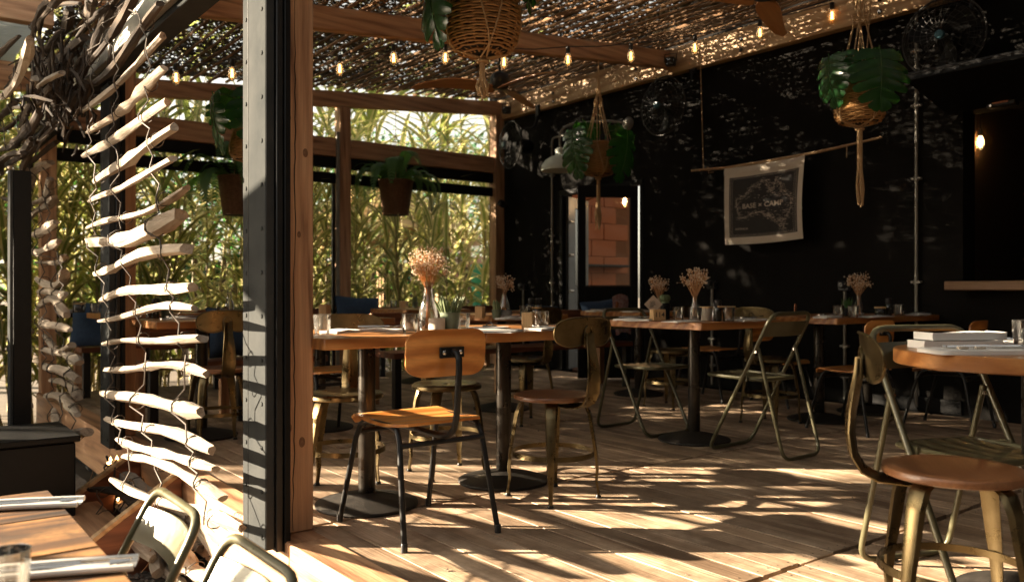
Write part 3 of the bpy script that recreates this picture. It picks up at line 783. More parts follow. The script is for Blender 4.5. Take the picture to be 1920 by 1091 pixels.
# ---- plywood school chairs (face local +Y)
def school_proto():
    t = thing('plywood_chair', '', 'chair', (0,0,0), 0, 'plywood chairs with black tube frames')
    w, th = .198, .011
    prof = []                                    # side profile of the seat, y -> z
    for i in range(11):
        a = i/10
        if a < .75: y = -.205+.36*a/.75; z = .455-.012*math.sin(a/.75*math.pi)
        else:
            b = (a-.75)/.25*R(70); y = .155+.055*math.sin(b); z = .455-.055*(1-math.cos(b))
        prof.append((y,z))
    m = MB(); n = len(prof); NU = 12
    def hwid(k):
        e = 0
        if k == 0: e = .035
        elif k == 1: e = .006
        elif k == n-1: e = .02
        return w-e
    for sgn, off in ((1,0),(-1,-th)):
        pass
    top = [[(-hwid(k)+2*hwid(k)*i/NU, prof[k][0], prof[k][1]) for i in range(NU+1)] for k in range(n)]
    vs = []; 
    for k in range(n):
        ty = prof[min(k+1,n-1)][0]-prof[max(k-1,0)][0]; tz = prof[min(k+1,n-1)][1]-prof[max(k-1,0)][1]
        l = math.hypot(ty,tz); ny, nz = -tz/l, ty/l
        vs += [(x,y,z) for x,y,z in top[k]]
        vs += [(x,y-ny*th,z-nz*th) for x,y,z in top[k]]
    W = NU+1; fs = []
    for k in range(n-1):
        a, b = k*2*W, (k+1)*2*W
        for i in range(NU):
            fs.append((a+i,a+i+1,b+i+1,b+i)); fs.append((a+W+i+1,a+W+i,b+W+i,b+W+i+1))
        fs.append((a,b,b+W,a+W)); fs.append((a+NU,a+W+NU,b+W+NU,b+NU))
    for k in (0,n-1):
        a = k*2*W
        for i in range(NU): fs.append((a+i,a+W+i,a+W+i+1,a+i+1))
    m.add(vs, fs); m.build('seat', PLY, t)
    sc = MB()
    for x in (-.15,.15):
        for y in (-.16,.10):
            sc.lathe([(.007,.001),(.006,.003),(.0005,.0035)],8,(x,y,.446))
    sc.build('rivet', STEEL, t)
    m = MB()                                     # backrest: rounded plywood plate, bowed
    o = []
    for (cx,cz,a0) in ((.105,.04,0),(-.105,.04,90),(-.105,-.04,180),(.105,-.04,270)):
        for k in range(7):
            a = R(a0+k*15); o.append((cx+.075*math.cos(a), cz+.050*math.sin(a)))
    # even grid mapped onto the outline by concentric rings
    ringsn = 4; vs = []; fs = []; no = len(o)
    def bow(x,z,f): return (x, -.235-.09*(z)-(.0 if f else th)+ .9*x*x, .715+z)
    for f in (0,1):
        base = len(vs)
        vs.append(bow(0,0,f))
        for r_ in range(1,ringsn+1):
            for (x,z) in o: vs.append(bow(x*r_/ringsn, z*r_/ringsn, f))
        for k in range(no):
            tri = (base, base+1+k, base+1+(k+1)%no); fs.append(tri if f==0 else tri[::-1])
        for r_ in range(ringsn-1):
            for k in range(no):
                q = (base+1+r_*no+k, base+1+(r_+1)*no+k, base+1+(r_+1)*no+(k+1)%no, base+1+r_*no+(k+1)%no)
                fs.append(q if f==0 else q[::-1])
    half = 1+ringsn*no
    for k in range(no):
        a = 1+(ringsn-1)*no+k; b = 1+(ringsn-1)*no+(k+1)%no
        fs.append((a,half+a,half+b,b))
    m.add(vs, fs); m.build('backrest', PLY, t)
    def legs(s):
        b = [(s*.215,.265,.0),(s*.190,.165,.36),(s*.183,.135,.415),(s*.180,.095,.436),(s*.180,-.10,.436),(s*.183,-.155,.425),(s*.187,-.18,.385),(s*.212,-.26,0)]
        pts = []
        for i in range(len(b)-1):
            for k in range(3): pts.append(Vector(b[i]).lerp(Vector(b[i+1]), k/3))
        pts.append(Vector(b[-1])); return MB().tube(pts, .0115, 10)
    legs(-1).build('leg_frame', BLACKST, t); legs(1).build('leg_frame', BLACKST, t)
    MB().tube([(-.188,-.19,.372),(.188,-.19,.372)],.0105,8).build('crossbar', BLACKST, t)
    MB().tube([(-.188,.16,.385),(.188,.16,.385)],.0105,8).build('crossbar', BLACKST, t)
    pts = [(0,.15,.395),(0,-.10,.392),(0,-.18,.392),(0,-.235,.402),(0,-.268,.432),(0,-.282,.475),(0,-.292,.58),(0,-.300,.66),(0,-.298,.695),(0,-.285,.715),(0,-.258,.720)]
    MB().tube(pts, .0125, 10).build('back_tube', BLACKST, t)
    MB().box(-.055,.055,-.255,-.2475,.697,.738,.002).build('back_plate', BLACKST, t)
    bl = MB()
    for x in (-.037,.037):
        o_ = len(bl.v); bl.lathe([(.009,0),(.009,.003),(.006,.0055),(.0005,.006)],10)
        M = Matrix.Translation((x,-.255,.718))@Matrix.Rotation(R(90),4,'X')
        for q in range(o_,len(bl.v)): bl.v[q] = tuple(M@Vector(bl.v[q]))
    bl.build('bolt', STEEL, t)
    ft = MB()
    for s in (-1,1):
        ft.lathe([(.013,0),(.013,.03),(.012,.032)],10,(s*.2145,.263,0)); ft.lathe([(.013,0),(.013,.03),(.012,.032)],10,(s*.2115,-.258,0))
    ft.build('rubber_foot', PLASTIC, t)
    return t
sp = school_proto()
SC = [((1.765,2.935), 0, 'orange plywood chair in front of the nearest square table, back to the viewer'),
      ((2.36,5.02), R(4), 'plywood chair behind the bronze stool by the front post'),
      ((5.37,3.17), R(-4), 'plywood chair pushed under the grass pot table, seat edge showing'),
      ((6.10,4.28), R(178), 'plywood chair on the far side of the grass pot table'),
      ((6.02,2.84), R(5), 'plywood chair in the shade under the bar hatch'),
      ((5.92,4.84), R(3), 'plywood chair with a red seat edge against the black wall'),]
for i, ((x,y), a, lab) in enumerate(SC):
    if i == 0: sp.location = (x,y,0); sp.rotation_euler = (0,0,a); sp['label'] = lab
    else:
        o = dup(sp, (x,y,0), a, lab)
        if i in (2,3,4): o.scale = (.9,.9,(.94,.83,.93)[i-2])     # smaller chairs of the set

# ---- round seated steel chairs (face local +Y)
def round_proto(seatmat, name, group, woodseat):
    t = thing(name, '', 'chair', (0,0,0), 0, group)
    if woodseat:
        MB().lathe([(.001,.468),(.05,.469),(.10,.472),(.14,.476),(.166,.478),(.178,.474),(.182,.466),(.180,.456),(.172,.452),(.001,.452)], 40).build('seat', seatmat, t)
        MB().lathe([(.001,.445),(.125,.445),(.128,.4515),(.001,.4515)], 24).build('seat_pan', GUN, t)
    else:
        MB().lathe([(.012,.458),(.018,.468),(.04,.470),(.10,.472),(.15,.474),(.170,.472),(.180,.464),(.182,.450),(.178,.444),(.17,.445),(.168,.455),(.04,.456)], 40).build('seat', seatmat, t)
    for k in range(4):
        a = R(45+90*k); er = Vector((math.cos(a), math.sin(a), 0)); et = Vector((-er.y, er.x, 0))
        path = [(.125,.448,.030,.011),(.150,.43,.030,.013),(.168,.38,.027,.012),(.186,.27,.023,.011),(.196,.21,.020,.010),(.203,.13,.016,.009),(.199,.085,.013,.008),(.205,.05,.011,.008),(.210,.012,.010,.008)]
        m = MB(); vs = []; fs = []
        for (r_,z,wd,dp) in path:
            c = er*r_+Vector((0,0,z))
            for (p,q) in ((-1,-.6),(-.75,.6),(0,1.0),(.75,.6),(1,-.6),(0,-.2)): vs.append(c+et*wd*p+er*dp*q)
        for i in range(len(path)-1):
            for q in range(6): fs.append((i*6+q, i*6+(q+1)%6, (i+1)*6+(q+1)%6, (i+1)*6+q))
        fs.append((5,4,3,2,1,0)); fs.append(tuple((len(path)-1)*6+q for q in range(6)))
        m.add(vs, fs); lg = m.build('leg', GUN, t)
        MB().lathe([(.014,0),(.015,.004),(.011,.014)],10,tuple(er*.209)).build('foot', BLACKST, lg)
    rg = MB(); vs = []; fs = []; n = 40
    for k in range(n):
        a = 2*math.pi*k/n
        for (r_,z) in ((.189,.196),(.193,.196),(.190,.218),(.186,.218)): vs.append((r_*math.cos(a), r_*math.sin(a), z))
    for k in range(n):
        l = (k+1)%n
        for q in range(4): fs.append((k*4+q, l*4+q, l*4+(q+1)%4, k*4+(q+1)%4))
    rg.add(vs, fs); rg.build('foot_ring', GUN, t)
    # spine: a folded sheet rising from under the seat
    path = [(-.02,.438,.028),(-.12,.436,.030),(-.19,.442,.034),(-.228,.462,.038),(-.250,.50,.041),(-.258,.56,.040),(-.254,.62,.035),(-.244,.68,.028),(-.236,.72,.024),(-.232,.765,.022)]
    vs = []; fs = []
    for i,(y,z,wd) in enumerate(path):
        j0, j1 = path[max(i-1,0)], path[min(i+1,len(path)-1)]
        ty, tz = j1[0]-j0[0], j1[1]-j0[1]; l = math.hypot(ty,tz); ny, nz = -tz/l, ty/l   # toward the sitter
        for (p,q) in ((-1,.3),(-.5,.0),(0,-.30),(.5,.0),(1,.3),(.92,.42),(0,-.12),(-.92,.42)):
            vs.append((wd*p, y+ny*q*.034, z+nz*q*.034))
    for i in range(len(path)-1):
        for q in range(8): fs.append((i*8+q, i*8+(q+1)%8, (i+1)*8+(q+1)%8, (i+1)*8+q))
    fs.append(tuple(range(7,-1,-1))); fs.append(tuple((len(path)-1)*8+q for q in range(8)))
    MB().add(vs, fs).build('spine', GUN, t, ang=60)
    # backrest: curved kidney plate with rolled edge
    o = []
    for k in range(48):
        a = 2*math.pi*k/48
        x = .172*math.copysign(abs(math.cos(a))**.62, math.cos(a)); z = .066*math.copysign(abs(math.sin(a))**.75, math.sin(a))
        if z < 0: z *= 1-.30*math.exp(-(x/.05)**2)
        o.append((x, z))
    vs, fs = [], []; no = len(o); rn = 5
    def bw(x,z,f): return (x, -.226+1.05*x*x-.10*z-(0 if f else .004), .768+z)
    for f in (0,1):
        b = len(vs); vs.append(bw(0,0,f))
        for r_ in range(1,rn+1):
            for (x,z) in o: vs.append(bw(x*r_/rn, z*r_/rn, f))
        for k in range(no):
            tr_ = (b,b+1+k,b+1+(k+1)%no); fs.append(tr_ if not f else tr_[::-1])
        for r_ in range(rn-1):
            for k in range(no):
                q = (b+1+r_*no+k,b+1+(r_+1)*no+k,b+1+(r_+1)*no+(k+1)%no,b+1+r_*no+(k+1)%no); fs.append(q if not f else q[::-1])
    hf = 1+rn*no
    for k in range(no):
        a, c = 1+(rn-1)*no+k, 1+(rn-1)*no+(k+1)%no; fs.append((a,hf+a,hf+c,c))
    MB().add(vs, fs).build('backrest', GUN, t)
    MB().tube([bw(x,z,0) for x,z in o], .0042, 6, closed=True).build('rolled_edge', GUN, t)
    MB().tube([(-.024,-.236,.705),(-.026,-.235,.75),(-.024,-.234,.775),(-.012,-.233,.793),(0,-.2325,.797),(.012,-.233,.793),(.024,-.234,.775),(.026,-.235,.75),(.024,-.236,.705)], .0045, 6).build('pressed_rib', GUN, t)
    return t
rw = round_proto(SEATWOOD, 'round_seat_chair', 'steel chairs with round wooden seats', True)
RW = [((2.52,2.985), R(2), 'bronze steel chair with round wooden seat between the plywood chair and the green folding chair'),
      ((2.33,1.085), R(-143), 'bronze steel chair with dark red wooden seat, cut off by the lower right corner'),
      ((1.72,5.24), R(-4), 'dark steel chair with round wooden seat behind the driftwood curtain')]
for i, ((x,y), a, lab) in enumerate(RW):
    if i == 0: rw.location = (x,y,0); rw.rotation_euler = (0,0,a); rw['label'] = lab
    else: dup(rw, (x,y,0), a, lab)
rm_ = round_proto(GUN, 'steel_chair', 'all steel chairs with round metal seats', False)
RM = [((1.80,3.66), R(148), 'bronze steel chair with metal seat just right of the front timber post'),
      ((2.40,3.70), R(172), 'bronze steel chair with metal seat seen beneath the orange plywood backrest'),
      ((3.80,4.80), R(-3), 'steel chair with metal seat right behind the kidney shaped chair back'),
      ((5.17,3.70), R(-88), 'steel chair with metal seat facing the grass pot table from the left'),
      ((5.26,4.74), R(5), 'steel chair with metal seat in the shade behind the 114 table')]
for i, ((x,y), a, lab) in enumerate(RM):
    if i == 0: rm_.location = (x,y,0); rm_.rotation_euler = (0,0,a); rm_['label'] = lab
    else: dup(rm_, (x,y,0), a, lab)

# ---- olive folding chairs (face local +Y)
def fold_proto():
    t = thing('folding_chair', '', 'chair', (0,0,0), 0, 'olive steel folding chairs')
    def arc(pts, rad, n=5):
        out = [Vector(pts[0])]
        for i in range(1,len(pts)-1):
            p, a, b = Vector(pts[i]), Vector(pts[i-1]), Vector(pts[i+1])
            u, v = (a-p).normalized(), (b-p).normalized()
            s, e = p+u*rad, p+v*rad
            for k in range(n+1):
                q = k/n; out.append(s*(1-q)**2+p*2*q*(1-q)+e*q*q)
        out.append(Vector(pts[-1])); return out
    top = [(-.205,.235,.012),(-.200,-.185,.815),(.200,-.185,.815),(.205,.235,.012)]
    main = arc([(0,.235,.011),(-.212,.235,.011),(-.200,-.190,.822),(.200,-.190,.822),(.212,.235,.011),(0,.235,.011)], .07)
    MB().tube(main, .0115, 10).build('main_tube', OLIVE, t)
    rear = arc([(-.186,-.090,.628),(-.186,-.255,.011),(.186,-.255,.011),(.186,-.090,.628)], .07)
    MB().tube(rear, .0105, 10).build('rear_tube', OLIVE, t)
    for s in (-1,1):
        pv = MB(); o = 0; pv.lathe([(.001,-.016),(.009,-.016),(.009,.016),(.001,.016)],8)
        M = Matrix.Translation((s*.196,-.088,.605))@Matrix.Rotation(R(90),4,'Y')
        pv.xf(M)
        pv.build('pivot', STEEL, t)
    # seat: rolled frame and pressed slats
    f = arc([(0,-.115,.442),(-.168,-.115,.442),(-.180,.285,.450),(.180,.285,.450),(.168,-.115,.442),(0,-.115,.442)], .06)
    MB().tube(f, .010, 8).build('seat_frame', OLIVE, t)
    for k in range(5):
        x = (k-2)*.066
        def sf(u,v,x=x): 
            return (x+(u-.5)*.057, -.108+v*.388, .447+v*.006-.010*math.sin(math.pi*v)+.004*math.sin(math.pi*u))
        m = MB().grid(sf, 4, 8); m.grid(lambda u,v: tuple(Vector(sf(1-u,v))-Vector((0,0,.004))), 4, 8)
        m.build('seat_slat', OLIVE, t)
    def bf(u,v,d=0.0):
        s = 1-u
        z = .690+.085*v; y = .235-.42*((z-.012)/.803)
        x = -.192+.384*u
        return (x, y-.028*math.sin(math.pi*u)-d, z)
    m = MB().grid(lambda u,v: bf(u,v), 14, 3); m.grid(lambda u,v: bf(1-u,v,.005), 14, 3)
    m.grid(lambda u,v: bf(u,1,.005*v), 14, 1); m.grid(lambda u,v: bf(u,0,.005*(1-v)), 14, 1)
    m.build('back_panel', OLIVE, t)
    for s in (-1,1): MB().box(s*.188-.006,s*.188+.006,-.02,.03,.43,.458,.002).build('seat_bracket', OLIVE, t)
    return t
fp = fold_proto()
FC = [((4.19,4.02,0), R(180), 'olive folding chair on the far left side of the 114 table, facing the viewer'),
      ((4.21,3.06,0), R(2), 'olive folding chair on the near side of the 114 table, back to the viewer'),
      ((2.83,1.30,0), R(158.4), 'large olive folding chair behind the round table at the right edge'),
      ((.46,2.30,GZ-.03+.005), R(90), 'folding chair with dark frame on the lower terrace beside the heap of driftwood'),
      ((.47,1.73,GZ-.03+.005), R(90), 'folding chair on the lower terrace, cut off by the bottom edge')]
for i, (p, a, lab) in enumerate(FC):
    if i == 0: fp.location = p; fp.rotation_euler = (0,0,a); fp['label'] = lab
    else: dup(fp, p, a, lab)

# ---- round table at the right edge
rt = thing('round_table', 'round wooden table with folded napkins at the right edge', 'table', (2.87,1.09,0))
MB().lathe([(.001,.720),(.398,.720),(.402,.724),(.402,.762),(.398,.766),(.001,.766)], 72).build('tabletop', TABLE['Y'], rt)
MB().lathe([(.036,.045),(.038,.05),(.038,.715)], 24).build('column', COLUMNST, rt)
MB().lathe([(.225,0),(.228,.006),(.226,.014),(.20,.022),(.12,.042),(.05,.056),(.040,.058)], 40).build('base', CAST, rt)

# ---- terrace tables
def terrace_table(y0, y1, lab):
    t = thing('terrace_table', lab, 'table', (.06,(y0+y1)/2,GZ-.03), 0, 'worn wooden tables on the lower terrace')
    h = (y1-y0)/2
    for k in range(2):
        MB().box(-.42,.37,-h+k*h+.001,-h+(k+1)*h-.0015,.755,.79,.004).build('tabletop_board', TERRTOP, t)
    for x in (-.36,.30):
        for y in (-h+.06,h-.06):
            MB().box(x-.022,x+.022,y-.022,y+.022,0,.754,.003).build('leg', BLACKST, t)
    return t
terrace_table(2.135, 2.83, 'worn varnished terrace table farther from the bottom edge')
terrace_table(1.38, 2.13, 'worn varnished terrace table in the lower left corner')

# ---- benches
def bench(x0, x1, y, lab, cush=False):
    t = thing('timber_bench', lab, 'bench', ((x0+x1)/2, y, 0), 0, 'red brown timber benches with backs')
    h = (x1-x0)/2
    for k in range(3):
        MB().box(-h,h,-.02+k*.118,.095+k*.118,.405,.45,.004).build('seat_board', REDWOOD['X'], t)
    for k in range(2):
        MB().box(-h,h,.342,.375,.54+k*.115,.65+k*.115,.004).build('back_board', REDWOOD['X'], t)
    for x in (-h+.05, 0, h-.05):
        MB().box(x-.035,x+.035,.376,.43,.0,.76,.004).build('upright', FIR['Z'], t)
        MB().box(x-.03,x+.03,.0,.06,.0,.404,.004).build('leg', BLACKST, t)
    return t
bench(3.35, 6.05, 5.95, 'long red brown bench behind the tables with the small cactus and the cushions')
bench(1.52, 2.85, 6.10, 'short red brown bench behind the driftwood curtain')
bench(1.50, 3.9, 8.22, 'red brown bench along the reeds near the far terrace post')
bench(4.5, 6.3, 8.30, 'red brown bench along the reeds near the black wall')
def cushion(name, lab, loc, rot, sx, sy, sz, mat):
    m = MB()
    for sgn in (1,-1):
        def cf(u,v,s=sgn):
            a, b = 2*u-1, 2*v-1
            puff = (1-a**4)*(1-b**4)
            e = 1-.06*(1-abs(a*b))
            q = (a*sx*e, s*sz*(.12+.88*puff**.55), b*sy*e)
            return q if s > 0 else q
        m.grid((lambda u,v: cf(u,v)) if sgn < 0 else (lambda u,v: cf(1-u,v)), 14, 14)
    o = m.build(name, mat); o.location = loc; o.rotation_euler = rot
    return o
cushion('cushion','',(5.15,6.23,.63),(R(-14),R(4),R(6)),.22,.19,.06,DENIM)
tag(bpy.data.objects['cushion'], 'blue denim cushion leaning on the bench behind the kidney shaped chair back', 'cushion', 'denim cushions on the benches')
c = cushion('cushion','',(5.90,6.20,.655),(R(-15),R(-5),R(-8)),.24,.21,.07,DENIM); tag(c,'blue denim cushion beside the checked cloth', 'cushion','denim cushions on the benches')
c = cushion('cushion','',(4.20,8.22,.67),(R(-12),R(3),R(5)),.27,.22,.08,DENIM); tag(c,'blue denim cushion in front of the reeds, behind the green pot', 'cushion','denim cushions on the benches')
c = cushion('cushion','',(1.66,8.2,.65),(R(-30),R(2),R(-15)),.24,.22,.07,DENIM); tag(c,'blue denim cushion by the far terrace post', 'cushion','denim cushions on the benches')
c = cushion('cushion','',(2.2,6.33,.64),(R(-12),0,R(4)),.20,.19,.06,DENIM); tag(c,'blue denim cushion on the short bench behind the driftwood', 'cushion','denim cushions on the benches')
cl = MB().grid(lambda u,v: (-.11+.22*u+.01*math.sin(v*9), -.055-.02*math.sin(u*12)*v -.10*max(0,v-.5), .19-.38*v+.03*math.sin(u*3)), 12, 14).build('checked_cloth', PLAID)
cl.location = (5.98,6.10,.70); tag(cl, 'red and white checked cloth draped over the blue cushion', 'cloth')
# ================================================================== DRIFTWOOD CURTAINS
def stick(parent, p, q, r, mat, name='driftwood_stick', bend=.03, n=9):
    p, q = Vector(p), Vector(q); d = q-p; L = d.length
    a = d.normalized(); s = a.cross(Vector((0,0,1)))
    if s.length < .1: s = Vector((1,0,0))
    s.normalize(); u = s.cross(a)
    b1, b2, ph = rnd.uniform(-bend,bend)*L, rnd.uniform(-bend,bend)*L, rnd.uniform(0,6)
    m = MB(); k = 8; vs = []; fs = []
    ecc = rnd.uniform(.65,1.0); rot = rnd.uniform(0,3.1); grow = rnd.uniform(.75,1.0)
    lump = [rnd.uniform(.76,1.2) for _ in range(n+1)]; facet = [rnd.uniform(.72,1.15) for _ in range(k)]
    knot = rnd.randint(2,n-2)
    for i in range(n+1):
        t = i/n
        w = math.sin(math.pi*t)
        c = Vector((0, (t-.5)*L, 0)) + Vector((b1*w+.012*math.sin(ph+5*t), 0, b2*w+.012*math.sin(ph*2+6*t)))
        rr = r*(grow+(1-grow)*t*2)*lump[i]*(1.0 if 0<i<n else .72)*(1.18 if i==knot else 1)
        for j in range(k):
            an = 2*math.pi*j/k+rot+.5*t
            off = (.35*r*math.sin(an*1+ph)) if i in (0,n) else 0
            vs.append((c.x+rr*facet[j]*math.cos(an), c.y+off, c.z+rr*facet[j]*ecc*math.sin(an)))
    vs = [(x*(1+rnd.uniform(-.10,.10)) if abs(x)>r*.3 else x, y, z) for x,y,z in vs]
    for i in range(n):
        for j in range(k): fs.append((i*k+j, (i+1)*k+j, (i+1)*k+(j+1)%k, i*k+(j+1)%k))
    fs.append(tuple(range(k))); fs.append(tuple(n*k+j for j in range(k-1,-1,-1)))
    m.add(vs, fs)
    o = link(name, m.mesh(name, mat, True, 34), parent)
    M = Matrix((s, a, u)).transposed().to_4x4()
    o.matrix_local = Matrix.Translation((p+q)/2 - parent.location) @ M
    return (p, q, b1, b2, s, u, r)
def along(st, t):
    p, q, b1, b2, s, u, r = st
    return p.lerp(q, t) + (s*b1+u*b2)*math.sin(math.pi*t)
def wires(parent, sts, ts, name='wire'):
    for t in ts:
        pts = []
        for i, st in enumerate(sts):
            c = along(st, t+rnd.uniform(-.03,.03)); side = (Vector((-1,0,0)))*(st[6]+.004)
            pts += [c+side+Vector((0,0,st[6]*.5)), c+side-Vector((0,0,st[6]*.5))]
            if i < len(sts)-1:
                nx = along(sts[i+1], t)
                pts.append(c.lerp(nx,.5)+Vector((-.004,rnd.uniform(-.007,.007),0)))
        m = MB().tube(pts, .0034, 5)
        for st in sts:                       # twine loops round each stick
            c = along(st, t); a = (st[1]-st[0]).normalized(); s, u, r = st[4], st[5], st[6]*1.12
            m.tube([c+s*r*math.cos(x)+u*r*math.sin(x)+a*.02*math.sin(x) for x in [i*math.pi/5 for i in range(10)]], .0026, 4, closed=True)
        m.v = [tuple(Vector(v)-parent.location) for v in m.v]
        m.build(name, WIRE, parent)
A = [((150,150),(215,20)),((166,121),(262,-12)),((160,165),(300,11)),((158,209),(308,69)),((162,253),(313,132)),((160,297),(313,197)),((175,344),(330,243)),((166,380),(330,301)),
     ((166,428),(345,352)),((169,459),(334,407)),((176,512),(349,466)),((187,560),(355,534)),((190,600),(368,577)),((194,649),(385,639)),((203,692),(390,701)),
     ((194,733),(382,766)),((203,781),(401,840)),((216,818),(399,873)),((230,850),(412,928)),((214,898),(455,992))]
cu = thing('driftwood_curtain', 'sunlit hanging curtain of pale driftwood sticks left of the front post', 'driftwood curtain', (1.0,4.0,0), 0, 'driftwood curtains on the terrace side')
sts = []
for i,(a,b) in enumerate(A):
    X = .98 - (.05*(i-15) if i > 15 else 0)*.5
    p, q = onx(*a, X+rnd.uniform(-.006,.006)), onx(*b, X+rnd.uniform(-.006,.006))
    th = {9:.040,10:.030,15:.032}.get(i, rnd.uniform(.020,.026))
    sts.append(stick(cu, p, q, th, BARK if i < 3 else DRIFT, bend=.018))
wires(cu, sts, (.13,.47,.84))
# upper end of the curtain tied up under the header
for t in (.13,.47,.84):
    c = along(sts[0], t)
    m = MB().tube([c, c+Vector((.1,.05,.35)), Vector((1.16,c.y+.1,2.33))], .003, 5); m.v=[tuple(Vector(v)-cu.location) for v in m.v]; m.build('wire', WIRE, cu)

pile = thing('driftwood_heap', 'heap of wired driftwood lying on the gravel under the curtain', 'driftwood heap', (.85,3.3,GZ))
hp_sts = []
for i,(a,b,z0,z1) in enumerate([((168,917),(300,992),-.12,-.20),((181,953),(290,1046),-.22,-.30),((215,935),(330,1062),-.26,-.33),((214,900),(340,985),-.05,-.16),((232,895),(372,1000),-.10,-.22),
        ((255,915),(420,1040),-.14,-.26),((240,955),(360,1075),-.25,-.34),((300,960),(440,1075),-.18,-.28),((330,940),(470,1060),-.10,-.22),((275,985),(380,1091),-.32,-.36),((250,1010),(345,1105),-.34,-.37),
        ((300,1000),(400,1090),-.20,-.30),((335,900),(430,975),-.02,-.12),((265,940),(375,1025),-.15,-.24),((315,1020),(430,1120),-.30,-.36),((360,930),(462,1015),-.12,-.20),((225,965),(300,1070),-.27,-.34),((400,1000),(475,1075),-.20,-.28),
        ((345,985),(455,1098),-.28,-.35),((380,965),(480,1040),-.08,-.16),((290,925),(430,1005),-.06,-.17)]):
    def fl(px, py, z):
        d = F_PX*(EYE-z)/(py-CY); return Vector((*pd(px,d), z))
    hp_sts.append(stick(pile, fl(*a,z0), fl(*b,z1), rnd.uniform(.026,.042), DRIFT if i % 3 else BARK, bend=.05))
wires(pile, hp_sts[:6], (.2,.6)); wires(pile, hp_sts[6:12], (.25,.7))
tw = MB()
for i in range(70):                       # fine twigs and root hair
    c = along(rnd.choice(hp_sts), rnd.random()); a = rnd.uniform(0,6.28); L = rnd.uniform(.06,.2)
    d = Vector((math.cos(a)*.6, math.sin(a)*.6, rnd.uniform(-.3,.9)))*L
    tw.tube([c, c+d*.5+Vector((rnd.uniform(-.02,.02),)*3), c+d], [.0022,.0017,.0008], 3)
tw.v = [tuple(Vector(v)-pile.location) for v in tw.v]
tag(tw.build('twig', DRYS, pile), kind='stuff')

B = [((59,351),(98,307)),((56,386),(96,338)),((58,410),(99,370)),((65,440),(109,414)),((58,465),(113,450)),((70,495),(117,483)),((72,524),(122,512)),((72,547),(128,549)),
     ((72,575),(128,587)),((72,603),(132,622)),((81,632),(136,650)),((81,658),(148,684)),((89,684),(150,712)),((94,716),(148,749)),((85,745),(148,781)),((98,770),(165,812))]
cu2 = thing('driftwood_curtain', 'shaded curtain of small grey driftwood sticks beside the black upright', 'driftwood curtain', (1.0,6.6,0), 0, 'driftwood curtains on the terrace side')
s2 = [stick(cu2, onx(*a, 1.0), onx(*b, 1.0), rnd.uniform(.024,.034), DRIFT, bend=.06) for a,b in B]
wires(cu2, s2, (.15,.5,.85))
cu3 = thing('driftwood_curtain', 'farthest curtain of short driftwood sticks left of the black upright', 'driftwood curtain', (1.0,8.0,0), 0, 'driftwood curtains on the terrace side')
s3 = []
for k in range(22):
    z = 2.2-.105*k; y0 = 7.6+rnd.uniform(-.1,.1)
    s3.append(stick(cu3, (1.02,y0+.75+.15*math.sin(k),z+rnd.uniform(-.03,.03)), (.98,y0-.15,z+rnd.uniform(-.03,.03)), rnd.uniform(.022,.03), DRIFT, bend=.06))
wires(cu3, s3, (.2,.6,.85))
# overhead tangle arching out over the terrace
tg = thing('driftwood_canopy', 'dark tangle of driftwood branches wired overhead at the upper left', 'driftwood canopy', (.9,5.2,2.2))
ts = []
for (a, b, X, dk) in [((57,70),(130,-5),.9,1),((70,78),(150,10),.95,1),((92,90),(135,20),1.0,1),((146,72),(215,-18),.95,1),((150,30),(175,-10),.9,1),((168,115),(250,-10),1.02,0),
        ((15,165),(60,100),.8,0),((14,168),(75,95),.85,0),((20,185),(62,128),.9,1),((25,205),(70,150),.8,0),((35,235),(85,180),.85,0),((40,215),(100,160),.9,1),((0,180),(50,70),.7,0),
        ((-10,150),(40,65),.75,0),((55,185),(110,120),.95,1),((60,120),(120,60),.9,1),((80,150),(135,95),1.0,1),((85,240),(150,175),.9,1),((95,120),(160,75),1.0,1),((100,200),(165,150),.95,1),
        ((50,275),(78,225),.9,1),((70,270),(95,220),.95,0),((20,265),(70,205),.8,1),((0,285),(55,235),.75,1),((-10,230),(35,190),.75,1),((0,245),(40,215),.8,1),((110,175),(180,90),1.05,1),((75,200),(120,140),.9,0),
        ((0,330),(45,290),.85,1),((10,310),(60,262),.85,0),((45,330),(70,270),.9,1),((60,320),(105,270),.95,1),((5,370),(50,330),.85,1)]:
    ts.append(stick(tg, onx(*a, X), onx(*b, X+rnd.uniform(-.12,.12)), rnd.uniform(.017,.028), BARK if (dk or len(ts) % 3) else DRIFT, 'driftwood_branch', bend=.06))
for k in range(9):                        # the canopy goes on overhead, out of the picture
    y0 = 3.3+.16*k+rnd.uniform(-.05,.05); x0 = .86-.11*k; z0 = 2.42+.05*k
    ts.append(stick(tg, (x0+rnd.uniform(-.05,.05), y0+1.35, z0+rnd.uniform(-.1,.15)), (x0+rnd.uniform(-.1,.1), y0, z0+.12), rnd.uniform(.02,.03), BARK, 'driftwood_branch', bend=.06))
tw = MB()
for i in range(190):
    c = Vector(at(rnd.gauss(112,32), rnd.gauss(165,38), rnd.uniform(4.6,5.6))); a = rnd.uniform(0,6.28); L = rnd.uniform(.10,.30)
    d = Vector((rnd.uniform(-.4,.4), math.cos(a), math.sin(a)))*L
    tw.tube([c-d*.5, c+Vector((rnd.uniform(-.03,.03),rnd.uniform(-.03,.03),rnd.uniform(-.03,.03))), c+d*.5], [.006,.010,.005], 4)
tw.v = [tuple(Vector(v)-tg.location) for v in tw.v]
tag(tw.build('root_tangle', BARK, tg), kind='stuff')
wires(tg, ts[:6], (.2,.7)); wires(tg, ts[6:13], (.3,.75)); wires(tg, ts[20:26], (.3,.75))

